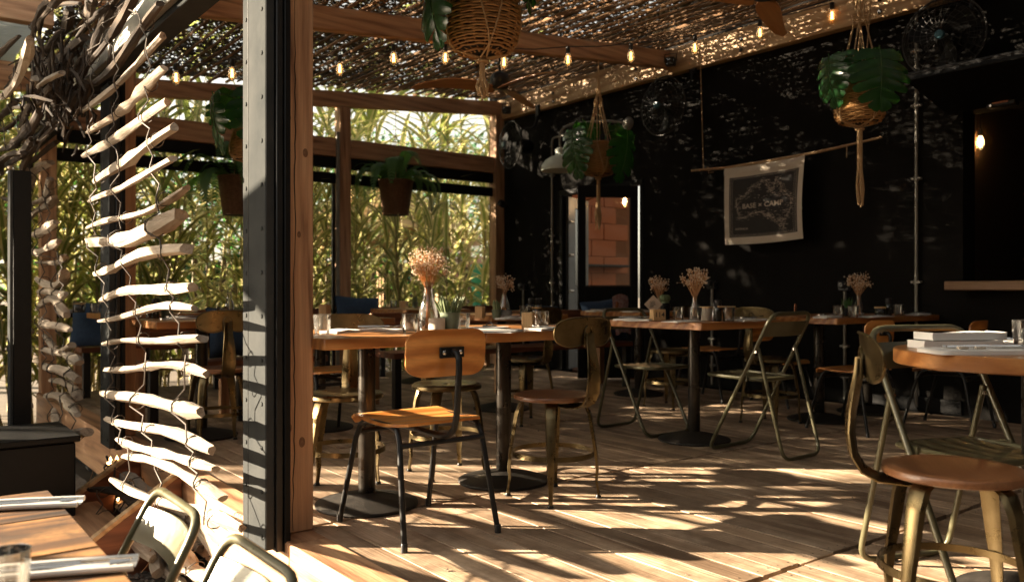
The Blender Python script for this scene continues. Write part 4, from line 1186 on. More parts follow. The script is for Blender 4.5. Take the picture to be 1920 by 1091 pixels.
# ================================================================== HANGING PLANTS
def monstera_mesh(seed):
    q = random.Random(seed); m = MB(); nl = 6
    m.tube([(0,-.10,.03),(0,-.05,.02),(0,0,0)], [.012,.010,.009], 5, 1)
    def mid(t): return Vector((0, -.02+.98*t, -.30*t*t+.02))
    m.tube([mid(k/8)+Vector((0,0,.004)) for k in range(9)], [.011*(1-k/9.5) for k in range(9)], 4, 1)
    def wid(t): return .58*math.sin(math.pi*min(1,(.10+.90*t))**.80)**.75
    for sd in (-1,1):
        for i in range(nl):
            a, b = i/nl, (i+1)/nl
            rows = []
            for u in (0,.22,.45,.7,.9,1.0):
                cut = 0 if u < .6 else .15*(u-.50)/.5*q.uniform(.5,1.4)
                a2, b2 = a+(b-a)*(cut if i else 0), b-(b-a)*cut
                if u == 1.0: a2, b2 = a2+(b2-a2)*.25, b2-(b2-a2)*.2
                row = []
                for t in (a2,(a2+b2)/2,b2):
                    back = -.26*(1-t)**3
                    sw = .20*u*(1-t*.35)+back*u
                    c = mid(t)
                    row.append(Vector((sd*wid(t)*u, c.y+sw, c.z-.24*u*u*wid(t)+.035*u*math.sin(i*1.9+seed)+(.018 if t == (a2+b2)/2 else 0)*(1 if u>.1 else 0))))
                rows.append(row)
            vs = [v for r_ in rows for v in r_]; fs = []
            for r_ in range(len(rows)-1):
                for k in range(2):
                    f = (r_*3+k, r_*3+k+1, (r_+1)*3+k+1, (r_+1)*3+k); fs.append(f if sd>0 else f[::-1])
            m.add(vs, fs)
    return m.mesh('leaf', [LEAF, FERNM], True, 80)
MON = [monstera_mesh(s) for s in (1,2,3)]
def fern_mesh(seed):
    q = random.Random(seed); m = MB()
    def rp(t): return Vector((0, .52*math.sin(t*1.55), .30*math.sin(min(1,t*1.0)*2.3)-.42*t**2.2))
    m.tube([rp(i/8) for i in range(9)], [.004*(1-i/10) for i in range(9)], 4)
    N = 30
    for i in range(2,N):
        t = i/N; p = rp(t); d = (rp(min(1,t+.02))-p).normalized()
        L = .105*math.sin(math.pi*(.12+.86*t))**.8; w = .016
        for s in (-1,1):
            e = Vector((s,0,0))*L+d*L*.35+Vector((0,0,-L*.25))
            m.add([p-d*w*.6, p+e*.5-d*w*.8, p+e, p+e*.5+d*w*.8, p+d*w*.6],[(0,1,3,4),(1,2,3)] if s>0 else [(4,3,1,0),(3,2,1)])
    return m.mesh('frond', FERNM, True, 80)
FRN = [fern_mesh(s) for s in (1,2)]
def basket(m, prof, rowsn, seg=72, tr=.0055):
    def rad(z):
        for i in range(len(prof)-1):
            if prof[i][1] <= z <= prof[i+1][1]:
                t = (z-prof[i][1])/(prof[i+1][1]-prof[i][1]+1e-9); return prof[i][0]+(prof[i+1][0]-prof[i][0])*t
        return prof[-1][0]
    z0, z1 = prof[0][1], prof[-1][1]; ns = 18
    for k in range(rowsn):
        z = z0+(z1-z0)*(k+.5)/rowsn; r_ = rad(z)
        m.tube([((r_+.0045*math.sin(ns*a/2+math.pi*k))*math.cos(a), (r_+.0045*math.sin(ns*a/2+math.pi*k))*math.sin(a), z+rnd.uniform(-.0012,.0012)) for a in [2*math.pi*i/seg for i in range(seg)]], tr, 5, closed=True)
    for k in range(ns):
        a = 2*math.pi*k/ns
        m.tube([(rad(z)*math.cos(a), rad(z)*math.sin(a), z) for z in [z0+(z1-z0)*i/8 for i in range(9)]], .0045, 4)
    m.tube([((prof[-1][0]+.003)*math.cos(a), (prof[-1][0]+.003)*math.sin(a), z1) for a in [2*math.pi*i/40 for i in range(40)]], .011, 6, closed=True)
    return rad
ROUND = [(.06,0),(.12,.015),(.150,.05),(.166,.11),(.168,.18),(.158,.25),(.140,.32)]
BULB = [(.06,.0),(.125,.015),(.150,.05),(.155,.10),(.140,.17),(.118,.24),(.112,.31)]
TAPER = [(.145,.0),(.16,.10),(.18,.26),(.198,.40)]
def hang(lab, p, top, kind, leaves, mat=WICKER, tassel=.30, rz=0, sc=1.0):
    t = thing('hanging_planter', lab, 'hanging plant', p, rz, 'woven planters hanging from the roof')
    prof = [(r_*sc, z*sc) for r_,z in ((ROUND if 'large' in lab else BULB) if kind == 'monstera' else TAPER)]
    m = MB(); rad = basket(m, prof, int(26*sc) if kind=='monstera' else 34, tr=.0058 if kind=='monstera' else .0058); m.build('basket', mat, t)
    MB().lathe([(max(.001,r_-.009), z+.004) for r_,z in prof]+[(.001,prof[-1][1]-.03)], 28).lathe([(.001,.003),(prof[0][0],.003)],28).build('liner', SOIL, t)
    H = top-p[2]
    if kind == 'monstera':
        mac = MB(); r1 = prof[-1][0]+.012; zt = prof[-1][1]
        for k in range(4):
            a = 2*math.pi*k/4+.4; kn = Vector((.035*math.cos(a), .035*math.sin(a), zt+.36))
            mac.tube([(0,0,H), (.006*math.cos(a),.006*math.sin(a),H*.5+.5*(zt+.36)), kn], .006, 6)
            for i in range(5): mac.lathe([(.001,0),(.014,.008),(.001,.016)],8,tuple(kn+Vector((0,0,i*.017-.02))))
            for da in (-.32,.32):
                e = Vector((r1*math.cos(a+da), r1*math.sin(a+da), zt))
                mac.tube([kn, kn.lerp(e,.5)+Vector((0,0,.0)), e], .0048, 6)
                path = []
                for i in range(8):                # down round the basket in crossing lines
                    f = i/7; z = zt*(1-f)+.015*f; aa = a+da+(.78-da if da>0 else -(.78+da))*f*1.0
                    path.append(((rad(z)+.010)*math.cos(aa), (rad(z)+.010)*math.sin(aa), z))
                path.append((.02*math.cos(a), .02*math.sin(a), -.015))
                mac.tube(path, .0045, 6)
        for i in range(16):
            a = rnd.uniform(0,6.28); r0 = rnd.uniform(0,.014); r2 = rnd.uniform(.004,.034)
            L = tassel*rnd.uniform(.86,1.05)
            mac.tube([(r0*math.cos(a),r0*math.sin(a),-.005),(r0*math.cos(a),r0*math.sin(a),-L*.55),(r2*math.cos(a),r2*math.sin(a),-L*.8),(r2*.8*math.cos(a+.6),r2*.8*math.sin(a+.6),-L)], .0048, 5)
        mac.tube([(.024*math.cos(x),.024*math.sin(x),-.03) for x in [i*.63 for i in range(10)]], .008, 6, closed=True)
        mac.build('macrame_cord', ROPE, t)
        for (a, tilt, L, droop, vi) in leaves:
            o = link('leaf', MON[vi % 3], t)
            base = Vector((.07*math.cos(R(a)), .07*math.sin(R(a)), zt+.02))
            d = Vector((math.cos(R(a)), math.sin(R(a)), 0))
            o.matrix_local = Matrix.Translation(base+d*.16*L/.3+Vector((0,0,.11+tilt))) @ Matrix.Rotation(R(a-90),4,'Z') @ Matrix.Rotation(R(-droop),4,'X') @ Matrix.Scale(L,4)
            MB().tube([base, base+d*.05+Vector((0,0,.12+tilt*.8)), base+d*(.16*L/.3-.05)+Vector((0,0,.14+tilt))], .005, 5).build('leaf_stem', FERNM, t)
    else:
        rc = MB()
        for k in range(3):
            a = 2*math.pi*k/3
            rc.tube([(0,0,H),(0,0,.95),(.19*math.cos(a),.19*math.sin(a),.40)], .0035, 5)
        rc.build('cord', ROPE, t)
        for k in range(26):
            a = 360*k/26+rnd.uniform(-8,8); s = rnd.uniform(.65,1.05)
            o = link('frond', FRN[k%2], t)
            o.matrix_local = Matrix.Translation((.07*math.cos(R(a)),.07*math.sin(R(a)),.38)) @ Matrix.Rotation(R(a-90),4,'Z') @ Matrix.Rotation(R(rnd.uniform(-25,40)),4,'X') @ Matrix.Scale(s,4)
    return t
def pos(px, py, d): 
    p = at(px,py,d); return (p.x,p.y,p.z)
CAMDIR = -127.4 + 0   # yaw (deg) pointing from the deck toward the viewer: world direction -F
fa = math.degrees(math.atan2(-COS,-SIN))
ra = math.degrees(math.atan2(-SIN, COS))      # toward picture right
hang('large woven planter with dark monstera leaves at the top centre', pos(905,104,3.90), 3.3, 'monstera', [(fa-62,-.08,.34,80,0),(fa-80,-.02,.28,72,1),(fa+75,-.02,.24,70,2),(fa+100,.02,.22,60,1),(ra+90,.10,.30,30,2),(fa+10,.16,.24,25,0)], tassel=.20)
hang('woven planter with two big leaves in front of the green wall lamp', pos(1122,330,8.05), 3.16, 'monstera', [(fa-58,-.04,.42,82,1),(fa+52,-.05,.44,84,0),(ra+160,.08,.26,60,2),(ra+30,.06,.24,50,1),(fa-160,.10,.26,40,2)], tassel=.50)
hang('woven planter in deep shade with a broad leaf over its front, upper right', pos(1612,234,5.55), 3.3, 'monstera', [(fa+4,-.03,.35,74,2),(fa-75,-.02,.30,84,0),(fa+78,.0,.30,84,1),(ra+215,.0,.22,70,1),(fa+150,.10,.28,40,0)], tassel=.52)
hang('woven planter with a bright green leaf half hidden by the grey door panel', pos(474,304,6.1), 3.1, 'monstera', [(fa-60,.0,.38,84,0),(fa+25,.02,.38,70,1),(ra+150,.10,.30,50,2),(ra-10,.1,.34,70,2)], tassel=.3)
hang('tapered brown basket with a leafy fern against the bright reeds', pos(742,404,9.9), 3.12, 'fern', [], DARKWICK)
hang('tapered brown basket with a shaded fern left of the grey door panel', pos(446,404,8.9), 3.0, 'fern', [], DARKWICK)

# ================================================================== FANS
def ceiling_fan(p, rz, lab):
    t = thing('ceiling_fan', lab, 'ceiling fan', p, rz, 'wooden three blade ceiling fans')
    MB().tube([(0,0,.10),(0,0,.42)], .012, 10).lathe([(.055,.36),(.055,.40),(.03,.43),(.012,.43)],18).build('rod', BLACKST, t)
    MB().lathe([(.001,-.045),(.05,-.044),(.075,-.03),(.085,.0),(.085,.05),(.07,.085),(.03,.105),(.012,.11)], 28).build('motor', BLACKST, t)
    bm = MB()
    def bf(u, v, off=0):
        x = .05+.72*u
        w = (.055+.050*math.sin(math.pi*min(1,u*1.05)**.8))*(1 if u < .93 else math.sqrt(max(0,1-((u-.93)/.07)**2))*.9+.1)
        sw = .07*math.sin(u*2.4)-.02
        y = sw+(v-.5)*2*w*.78
        tw_ = R(16)*(1-u*.5)
        return (x, y, -.035-.03*u*u+.055*math.sin(u*2.8)*.7+(v-.5)*2*w*math.sin(tw_)-off)
    bm.grid(lambda u,v: bf(u,v), 18, 4); bm.grid(lambda u,v: bf(1-u,v,.011), 18, 4)
    bm.grid(lambda u,v: bf(u,0,.011*(1-v)), 18, 1); bm.grid(lambda u,v: bf(1-u,1,.011*(1-v)), 18, 1)
    me_ = bm.mesh('blade', FANWOOD, True, 50)
    for k in range(3):
        link('blade', me_, t, (0,0,0), (0,0,R(120*k)))
    return t
ceiling_fan(pos(937,158,7.37), math.atan2(SIN,-COS)+R(4), 'wooden three blade ceiling fan above the middle of the deck')
ceiling_fan(pos(1432,-14,5.2), math.atan2(SIN,-COS)+R(2), 'wooden ceiling fan whose blade shows at the top edge')

def wall_fan(p, lab, rx=0):
    t = thing('wall_fan', lab, 'wall fan', p, rx, 'black caged wall fans')       # blows toward local -X
    cg = MB(); rr = .285
    for k in range(2):
        sg = -1 if k == 0 else 1
        for j in range(26):
            a = 2*math.pi*j/26
            cg.tube([(sg*.075-(.02 if sg<0 else -.02), .035*math.cos(a), .035*math.sin(a)), (sg*.075, .15*math.cos(a+.12), .15*math.sin(a+.12)), (sg*.045, .25*math.cos(a+.2), .25*math.sin(a+.2)), (sg*.008, rr*math.cos(a+.22), rr*math.sin(a+.22))], .0017, 3, cap=False)
        for r_ in (.09,.14,.19,.235,.265):
            x = sg*(.085-.075*(r_/rr)**2.2)
            cg.tube([(x, r_*math.cos(a), r_*math.sin(a)) for a in [2*math.pi*i/36 for i in range(36)]], .0018, 3, closed=True)
    cg.tube([(0, rr*math.cos(a), rr*math.sin(a)) for a in [2*math.pi*i/48 for i in range(48)]], .008, 6, closed=True)
    cg.build('cage', FANWIRE, t)
    o = MB().lathe([(.001,-.02),(.03,-.018),(.034,0),(.034,.012),(.001,.012)], 18); o.xf(Matrix.Translation((-.085,0,0))@Matrix.Rotation(R(90),4,'Y')); o.build('cage_cap', BLUEGL, t)
    o = MB().lathe([(.001,.0),(.06,.01),(.085,.05),(.085,.20),(.06,.245),(.001,.25)], 22); o.xf(Matrix.Translation((.05,0,0))@Matrix.Rotation(R(90),4,'Y')); o.build('motor', BLACKP, t)
    for k in range(3):
        b = MB()
        def bf(u,v,k=k):
            r_ = .03+.215*u; a = R(120*k)+(v-.5)*1.15*(1-.35*u)+.5*u
            return ((v-.5)*.07, r_*math.cos(a), r_*math.sin(a))
        b.grid(bf, 6, 6); b.build('blade', BLACKP, t)
    arm = MB().tube([(.15,0,.02),(.15,0,.16),(.16,.0,.20),(.20,-.02,.215),(.26,-.06,.215),(.29,-.09,.24),(.31,-.10,.30),(.32,-.10,.38)], .014, 8); arm.build('arm', BLACKST, t)
    MB().box(.315,.352,-.14,-.06,.36,.50,.006).build('wall_bracket', BLACKST, t)
    return t
wall_fan((6.24, 5.715, 2.77), 'black caged fan on the wall left of the banner', 0)
wall_fan((6.24, 8.20, 2.73), 'black caged fan in the corner by the back posts', R(-10))
wall_fan((6.24, 2.98, 2.80), 'black caged fan lost in the dark upper right corner', R(8))

# ================================================================== WALL FITTINGS
def conduit(lab, pts, r=.0125, clips=()):
    p0 = Vector(pts[0])
    t = thing('wall_pipe', lab, 'pipe', tuple(p0), 0, 'pale metal conduits on the black wall')
    MB().tube([Vector(p)-p0 for p in pts], r, 10).build('pipe', GALV, t)
    for q in clips:
        q = Vector(q)-p0; c = MB()
        c.box(q.x-.016,q.x+.02,q.y-.04,q.y+.04,q.z-.010,q.z+.010,.003)
        c.lathe([(.018,-.02),(.019,0),(.018,.02)],10,tuple(q)); c.build('pipe_clip', GALV, t)
    return t
PX = WX-.03
def wy(px): d = PX/(SIN+COS*(px-CX)/F_PX); return COS*d-SIN*d*(px-CX)/F_PX
y = wy(1718); conduit('tall pale conduit rising the full height right of the banner', [(PX,y,.03),(PX,y,3.15)], clips=[(PX,y,.35),(PX,y,1.02),(PX,y,1.84),(PX,y,2.42),(PX,y,2.85)])
y = wy(1035); y2 = wy(1121); zt = .95+288/F_PX*10.2
conduit('pale conduit climbing to the green lamp left of the doors', [(PX,y,.45),(PX,y,zt-.05),(PX,y-.015,zt-.012),(PX,y-.05,zt),(PX,y2+.1,zt),(PX,y2,zt+.02)], clips=[(PX,y,1.05),(PX,y,1.62),(PX,y,2.35)])
for (px, zt_, lab, st_) in ((1584, .95, 'short conduit with a black outlet box behind the grass pot', .03), (1335, .97, 'short conduit with a black outlet box behind the pepper mills', .03), (981, .96, 'short conduit with a black outlet box in the corner', .2)):
    y = wy(px); o = conduit(lab, [(PX,y,st_),(PX,y,zt_)], clips=[(PX,y,.22),(PX,y,.48),(PX,y,.68)])
    MB().box(-.03,.022,-.05,.05,zt_-st_,zt_-st_+.075,.01).box(-.07,-.031,-.03,.03,zt_-st_+.02,zt_-st_+.085,.012).build('outlet_box', PLASTIC, o)
# barn lamp
lp = thing('barn_lamp', 'pale green enamel barn lamp with orange inside over the doors', 'wall lamp', (6.20, 7.22, 2.30))
MB().lathe([(.215,0),(.218,.006),(.205,.06),(.17,.115),(.11,.155),(.055,.175),(.05,.24),(.03,.26),(.001,.262)], 36).build('shade', LAMPSH, lp)
MB().lathe([(.213,.003),(.20,.058),(.166,.110),(.108,.150),(.05,.168),(.001,.17)], 36).build('lining', LAMPIN, lp)
MB().tube([(0,0,.26),(0,0,.42),(.01,-.05,.48),(.05,-.16,.51),(.20,-.50,.51),(.34,-.70,.47)], .013, 8).build('gooseneck', GALV, lp)
MB().lathe([(.07,0),(.07,.02),(.05,.05),(.03,.06),(.001,.06)],18).xf(Matrix.Translation((.365,-.72,.46))@Matrix.Rotation(R(-90),4,'Y')).build('wall_rose', GALV, lp)
MB().lathe([(.03,.10),(.035,.16),(.03,.2)],12).build('socket', BLACKST, lp)
# small black floodlights on the beam ends and a spot on the corner post
def flood(p, lab, rz=0):
    t = thing('floodlight', lab, 'floodlight', p, rz, 'small black floodlights under the roof')
    MB().box(-.035,.035,-.05,.05,-.045,.045,.012).build('body', BLACKST, t)
    MB().box(-.042,-.0355,-.042,.042,-.036,.036,.002).build('lens', VASEG, t)
    MB().tube([(.0,-.06,0),(.0,-.06,.08),(0,.06,.08),(0,.06,0)], .006, 6).build('bracket', BLACKST, t)
flood((6.45, 5.80, 3.26), 'small black floodlight where the middle rafter meets the wall', R(25))
flood((6.45, 8.55, 3.24), 'small black floodlight in the far roof corner', R(25))
sp_ = thing('spotlight', 'small round black spotlight on the corner post', 'spotlight', tuple(at(943,383,10.7)))
MB().lathe([(.001,-.05),(.035,-.045),(.045,-.01),(.045,.04),(.038,.06),(.001,.06)],18).xf(Matrix.Rotation(R(-70),4,'Y')).build('body', BLACKST, sp_)
MB().tube([(.03,0,0),(.10,.02,0)], .010, 8).build('bracket', BLACKST, sp_)

# ---- banner
bn = thing('banner', 'cream cloth banner printed with a black map hung on a long stick', 'banner', (6.5, 4.7, 2.12))
def cloth(u, v, off=0.0):                    # u left to right as read, v from the top down
    w_ = .865-.02*v
    y = 5.147-.015*v-w_*u+.012*math.sin(v*3)*u
    z = 2.112+.018*u-.725*v+.012*math.sin(math.pi*u)*(-1)
    x = 6.478-.02*math.sin(v*2.6)+.010*math.sin(u*9+v*2)*(1-.5*v)+.006*math.sin(u*23)*math.exp(-v*8)-off
    return Vector((x-6.5, y-4.7, z-2.12))
MB().grid(lambda u,v: cloth(u,v), 40, 32).build('cloth', CANVAS, bn)
hm = MB().grid(lambda u,v: cloth(u, .012+v*.085, .004+.004*math.sin(v*math.pi)), 40, 4); hm.build('top_hem', CANVAS, bn)
def pr(u, v): return .065+.875*u, .135+.775*v
MB().grid(lambda u,v: cloth(*pr(u,v), .0016), 32, 28).build('print', INK, bn)
ink = MB()
def dash(u0, v0, u1, v1, w_, off=.0030):
    a, b = Vector((u0,v0)), Vector((u1,v1)); d = b-a
    if d.length < 1e-5: return
    n_ = Vector((-d.y, d.x)).normalized()*w_/2
    ink.add([cloth(*pr(*(a-n_)),off), cloth(*pr(*(b-n_)),off), cloth(*pr(*(b+n_)),off), cloth(*pr(*(a+n_)),off)], [(0,1,2,3)])
for ins, w_ in ((.018,.004),(.032,.0022)):
    e = 1-ins
    for k in range(10):
        t0, t1 = ins+(e-ins)*k/10, ins+(e-ins)*(k+1)/10
        dash(t0,ins,t1,ins,w_); dash(t0,e,t1,e,w_); dash(ins,t0,ins,t1,w_); dash(e,t0,e,t1,w_)
for k in range(26):
    t_ = .06+.88*k/25
    dash(.048,t_,.058,t_,.008); dash(.942,t_,.952,t_,.008); dash(t_,.955,t_+.012,.955,.004)
AUS = [(113.7,-22.5),(114.2,-26.3),(115.7,-31.9),(115.1,-34.3),(118,-35),(121.9,-33.9),(124,-33),(126,-32.3),(129,-31.6),(131.2,-31.5),(133.5,-32.1),(135.2,-34.6),(136,-34.9),(137.8,-32.6),(137,-35.2),(138.2,-34.2),(138.5,-35.6),(139.8,-37),(140.9,-38),(143.5,-38.8),(145,-37.9),(146.3,-39.1),(149.9,-37.5),(150.8,-34.8),(152.5,-32.4),(153.6,-28.6),(153,-25.2),(150.8,-23.4),(149,-20.5),(146.3,-18.9),(145.4,-15),(143.6,-14.2),(142.5,-10.7),(141.6,-14),(140.9,-17.5),(139,-17.4),(136,-15.2),(136.9,-12.3),(133,-11.4),(130.8,-12.4),(129.7,-15),(128,-14.9),(126.8,-13.9),(124.5,-16),(123.6,-17.4),(122.2,-17.3),(121.5,-19),(118.8,-20.3),(116.7,-20.6)]
TAS = [(144.7,-40.8),(146.5,-41),(148.3,-40.9),(148,-42.3),(147.2,-43.6),(146,-43.5),(145.2,-42.3)]
def ll(p): return (.10+.84*(p[0]-113.0)/41.5, .07+.86*(-10.2-p[1])/34.0)
def inside(x, y, poly):
    c = False
    for i in range(len(poly)):
        (x1,y1),(x2,y2) = poly[i], poly[i-1]
        if (y1 > y) != (y2 > y) and x < (x2-x1)*(y-y1)/(y2-y1)+x1: c = not c
    return c
q = random.Random(5)
for poly in (AUS, TAS):
    for i in range(len(poly)):
        a, b = Vector(poly[i-1]), Vector(poly[i]); n_ = max(2,int((b-a).length/.45))
        prev = a
        for k in range(1,n_+1):
            c = a.lerp(b,k/n_)+Vector((q.uniform(-.25,.25),q.uniform(-.25,.25))); 
            if q.random() < .8: dash(*ll(prev), *ll(c), .0045)
            prev = c
        for k in range(int((b-a).length*4.2)):   # coastal names, read as tiny strokes
            c = a.lerp(b,q.random()); u, v = ll((c.x+q.gauss(0,1.1), c.y+q.gauss(0,.9)))
            if .05<u<.93 and .05<v<.94: dash(u, v, u+q.uniform(.008,.035), v+q.uniform(-.004,.004), q.uniform(.002,.0048))
for k in range(520):
    x, y = q.uniform(113.5,153.5), q.uniform(-38.5,-11)
    if not inside(x,y,AUS): continue
    if x < 136 and q.random() < .55: continue
    u, v = ll((x,y))
    if .40 < v < .58 and .2 < u < .86 and q.random() < .7: continue
    dash(u, v, u+q.uniform(.008,.04), v+q.uniform(-.006,.006), q.uniform(.0018,.0042))
ink.build('map_print', INKW, bn, smooth=False)
def text_mesh(txt, size, bold=0.0):
    c = bpy.data.curves.new('lettering','FONT'); c.body = txt; c.size = size; c.offset = bold; c.align_x = 'CENTER'; c.align_y = 'CENTER'; c.resolution_u = 3
    o = bpy.data.objects.new('lettering', c); col.objects.link(o)
    dg = bpy.context.evaluated_depsgraph_get(); dg.update()
    me_ = bpy.data.meshes.new_from_object(o.evaluated_get(dg)); bpy.data.objects.remove(o); bpy.data.curves.remove(c)
    return me_
def cloth_text(txt, uc, vc, hu, bold):
    me_ = text_mesh(txt, 1.0, bold)
    for vtx in me_.vertices:
        u, v = uc+vtx.co.x*hu, vc-vtx.co.y*hu*1.12
        vtx.co = cloth(*pr(u,v), .0042)
    me_.materials.clear(); me_.materials.append(INKW); me_.name = 'lettering'
    link('lettering', me_, bn)
bkp = MB().grid(lambda u,v: cloth(*pr(.20+.62*u,.445+.115*v), .0036), 14, 3); bkp.build('lettering_ground', INK, bn)
cloth_text('BASE \u00d7 CAMP', .51, .50, .098, .018); cloth_text('AUSTRALIA', .20, .865, .040, .012)
# stick and strings
s_ = MB().tube([(-.01,.86,.02),(0,.45,-.0),(0,0,.008),(0,-.43,.02),(.005,-.75,.04),(.01,-1.10,.07)], [.011,.013,.013,.012,.011,.009], 8); s_.build('hanging_stick', PALEFIR, bn)
MB().tube([(.05,.80,1.08),(0,.72,.02)], .004, 5).tube([(.05,-.98,1.2),(0,-.92,.06)], .004, 5).tube([(0,.66,.03),(-.02,.64,-.03),(.01,.60,-.02)],.004,5).tube([(0,-.80,.05),(-.02,-.81,-.06)],.004,5).build('string', ROPE, bn)

# ================================================================== STRING LIGHTS
sg = thing('string_lights', 'black cable with glowing amber bulbs strung under the roof', 'string lights', pos(900,90,7.0))
O = Vector(sg.location)
bl = [(330,120,6.6),(435,112,6.6),(540,112,6.6),(637,104,6.8),(738,84,6.8),(835,84,7.0),(945,92,7.0),(1065,88,7.1),(1183,82,7.2),(1303,66,7.2),(1425,38,7.2),(1560,6,7.2)]
pts = []
for i,(a,b,c) in enumerate(bl):
    p = Vector(at(a,b,c))
    if i: pts.append((Vector(at(*bl[i-1]))+p)/2-Vector((0,0,.012)))
    pts.append(p)
MB().tube([p-O for p in pts], .0045, 6).build('cable', PLASTIC, sg)
for (a,b,c) in bl:
    p = Vector(at(a,b,c))-O
    s = MB().lathe([(.006,.005),(.018,0),(.019,-.05),(.015,-.055)],12,tuple(p)).build('socket', PLASTIC, sg)
    g_ = MB().lathe([(.014,-.055),(.022,-.075),(.031,-.105),(.032,-.125),(.022,-.155),(.008,-.170),(.001,-.172)],18,tuple(p)).build('bulb', BULBG, sg)
    f = MB()
    for k in range(4):
        x = math.pi*k/2; f.tube([p+Vector((.005*math.cos(x),.005*math.sin(x),-.075)), p+Vector((.010*math.cos(x),.010*math.sin(x),-.14))], .0022, 5)
    f.build('filament', FILA, g_)
# fairy lights by the steps
fl_ = thing('fairy_lights', 'coiled cable with tiny warm bulbs by the far end of the steps', 'string lights', (1.12,5.25,GZ))
pts = []
for k in range(40):
    a = k*.55; pts.append((.02*math.sin(k*1.3), .14*math.cos(a)+.05*math.sin(k*.21), .22+.16*math.sin(a)+.02*math.cos(k*.7)))
MB().tube(pts, .006, 5).build('cable', PLASTIC, fl_)
fb = MB()
for k in range(2,40,3): fb.lathe([(.001,-.012),(.009,0),(.001,.02)],8,pts[k])
fb.build('bulb', emit('tiny_warm_bulb', (1,.5,.16), 3.0), fl_)
# ================================================================== THINGS ON THE TABLES
def on(px, d, z=TZ):
    x, y = pd(px, d); return (x, y, z)
def tumbler(p, lab, h=.082, r=.037):
    t = thing('tumbler', lab, 'glass', p, rnd.uniform(0,1), 'clear fluted tumblers')
    wob = lambda a: .022*math.cos(a*18)
    m = MB().lathe([(r*.80,0),(r*.84,.004),(r*.95,h*.5),(r,h)], 54, wob=wob).lathe([(r-.002,h),(r*.93-.002,h*.5),(r*.80,.014),(.001,.013)], 36)
    m.lathe([(r,h),(r+.0012,h+.0012),(r-.002,h)],36)
    m.build('glass', GLASS, t)
    return t
def plate_napkin(p, lab, rz=0, w=.105, d=.05, cutl=True, th=.012):
    t = thing('folded_napkin', lab, 'napkin', p, rz, 'white napkins set with cutlery')
    def nf(k): 
        return lambda u,v: (-w+2*w*u+.004*math.sin(v*5+k), -d+2*d*v+.003*math.sin(u*7+k), .002+.0045*k+.004*math.sin(math.pi*u)*math.sin(math.pi*v)+.0025*math.sin(u*9+k*2))
    m = MB()
    for k in range(3):
        f = nf(k); m.grid(f, 14, 6)
        m.grid(lambda u,v: tuple(Vector(f(u,0))-Vector((0,0,.004*v))), 14, 1); m.grid(lambda u,v: tuple(Vector(f(u,1))-Vector((0,0,.004*v))), 14, 1)
        m.grid(lambda u,v: tuple(Vector(f(0,u))-Vector((0,0,.004*v))), 6, 1); m.grid(lambda u,v: tuple(Vector(f(1,u))-Vector((0,0,.004*v))), 6, 1)
    m.build('cloth', WHITE, t)
    if cutl:
        f = MB().tube([(-w*.8,-.012,.021),(0,-.010,.023),(w*.45,-.012,.024)], [.0045,.003,.003], 6)
        f.add([(w*.45,-.022,.023),(w*.62,-.024,.021),(w*.62,0,.021),(w*.45,-.002,.023)],[(0,1,2,3)])
        for k in range(4): f.tube([(w*.62,-.022+k*.0066,.021),(w*.85,-.022+k*.0066,.026),(w*.99,-.022+k*.0066,.030)], .0013, 4)
        f.build('fork', STEEL, t)
        m = MB().tube([(-w*.85,.016,.021),(0,.015,.022)], .0045, 6); m.obox((w*.42,.016,.0225),((1,0,0),(0,1,0),(0,0,1)),(w*.44,.008,.001)); m.build('knife', STEEL, t)
    return t
def sheets(p, lab, rz, w=.11, d=.15, clip=False):
    t = thing('menu_clipboard', lab, 'menu', p, rz, 'paper menus on the tables')
    MB().box(-w,w,-d,d,0,.004,.001).build('board', GREYPOT if clip else WHITE, t)
    MB().grid(lambda u,v: (-w*.95+w*1.9*u, -d*.95+1.9*d*v, .0055+.004*u*v), 6, 6).build('sheet', WHITE, t)
    if clip:
        MB().box(-.035,.035,d-.03,d-.005,.007,.014,.003).tube([(-.02,d-.02,.012),(0,d-.005,.03),(.02,d-.02,.012)],.003,6).build('clip', BLACKST, t)
    return t
def bottle(p, lab, h=.20, r=.042, neck=.016):
    t = thing('bottle_vase', lab, 'vase', p, 0, 'clear bottle vases')
    MB().lathe([(r*.92,0),(r,.01),(r,.30*h),(r*.9,.45*h),(r*.55,.68*h),(neck,.84*h),(neck,.96*h),(neck+.003,h),(neck-.002,h)], 28).lathe([(.001,.006),(r*.9,.006)],20).build('glass', VASEG, t)
    return t
def bouquet(p, lab, h0, h1, spread, n, seed, group='dried flower bunches'):
    q = random.Random(seed); t = thing('dried_flowers', lab, 'dried flowers', p, 0, group)
    st, bl = MB(), MB()
    for i in range(n):
        a = q.uniform(0,6.28); s = spread*math.sqrt(q.random()); L = h1*q.uniform(.72,1.0)
        e = Vector((s*math.cos(a), s*math.sin(a), L)); m0 = Vector((.011*math.cos(a), .011*math.sin(a), h0))
        b0 = Vector((.016*math.cos(a+2), .016*math.sin(a+2), .012))
        k = m0.lerp(e,.55)+Vector((q.uniform(-.006,.006),q.uniform(-.006,.006),.01))
        st.tube([b0, m0, k, e], .0012, 3, cap=False)
        for j in range(q.randint(5,8)):
            o = Vector((q.gauss(0,.011), q.gauss(0,.011), q.gauss(-.006,.014))); c = e+o
            st.tube([k.lerp(e,.7), c], .0007, 3, cap=False)
            r_ = q.uniform(.0028,.0062)
            vs = [c+Vector(v)*r_ for v in ((1,0,0),(-1,0,0),(0,1,0),(0,-1,0),(0,0,1.2),(0,0,-.8))]
            bl.add(vs, [(0,2,4),(2,1,4),(1,3,4),(3,0,4),(2,0,5),(1,2,5),(3,1,5),(0,3,5)])
    st.build('stems', DRYS, t); bl.build('blossoms', DRYF, t)
    return t
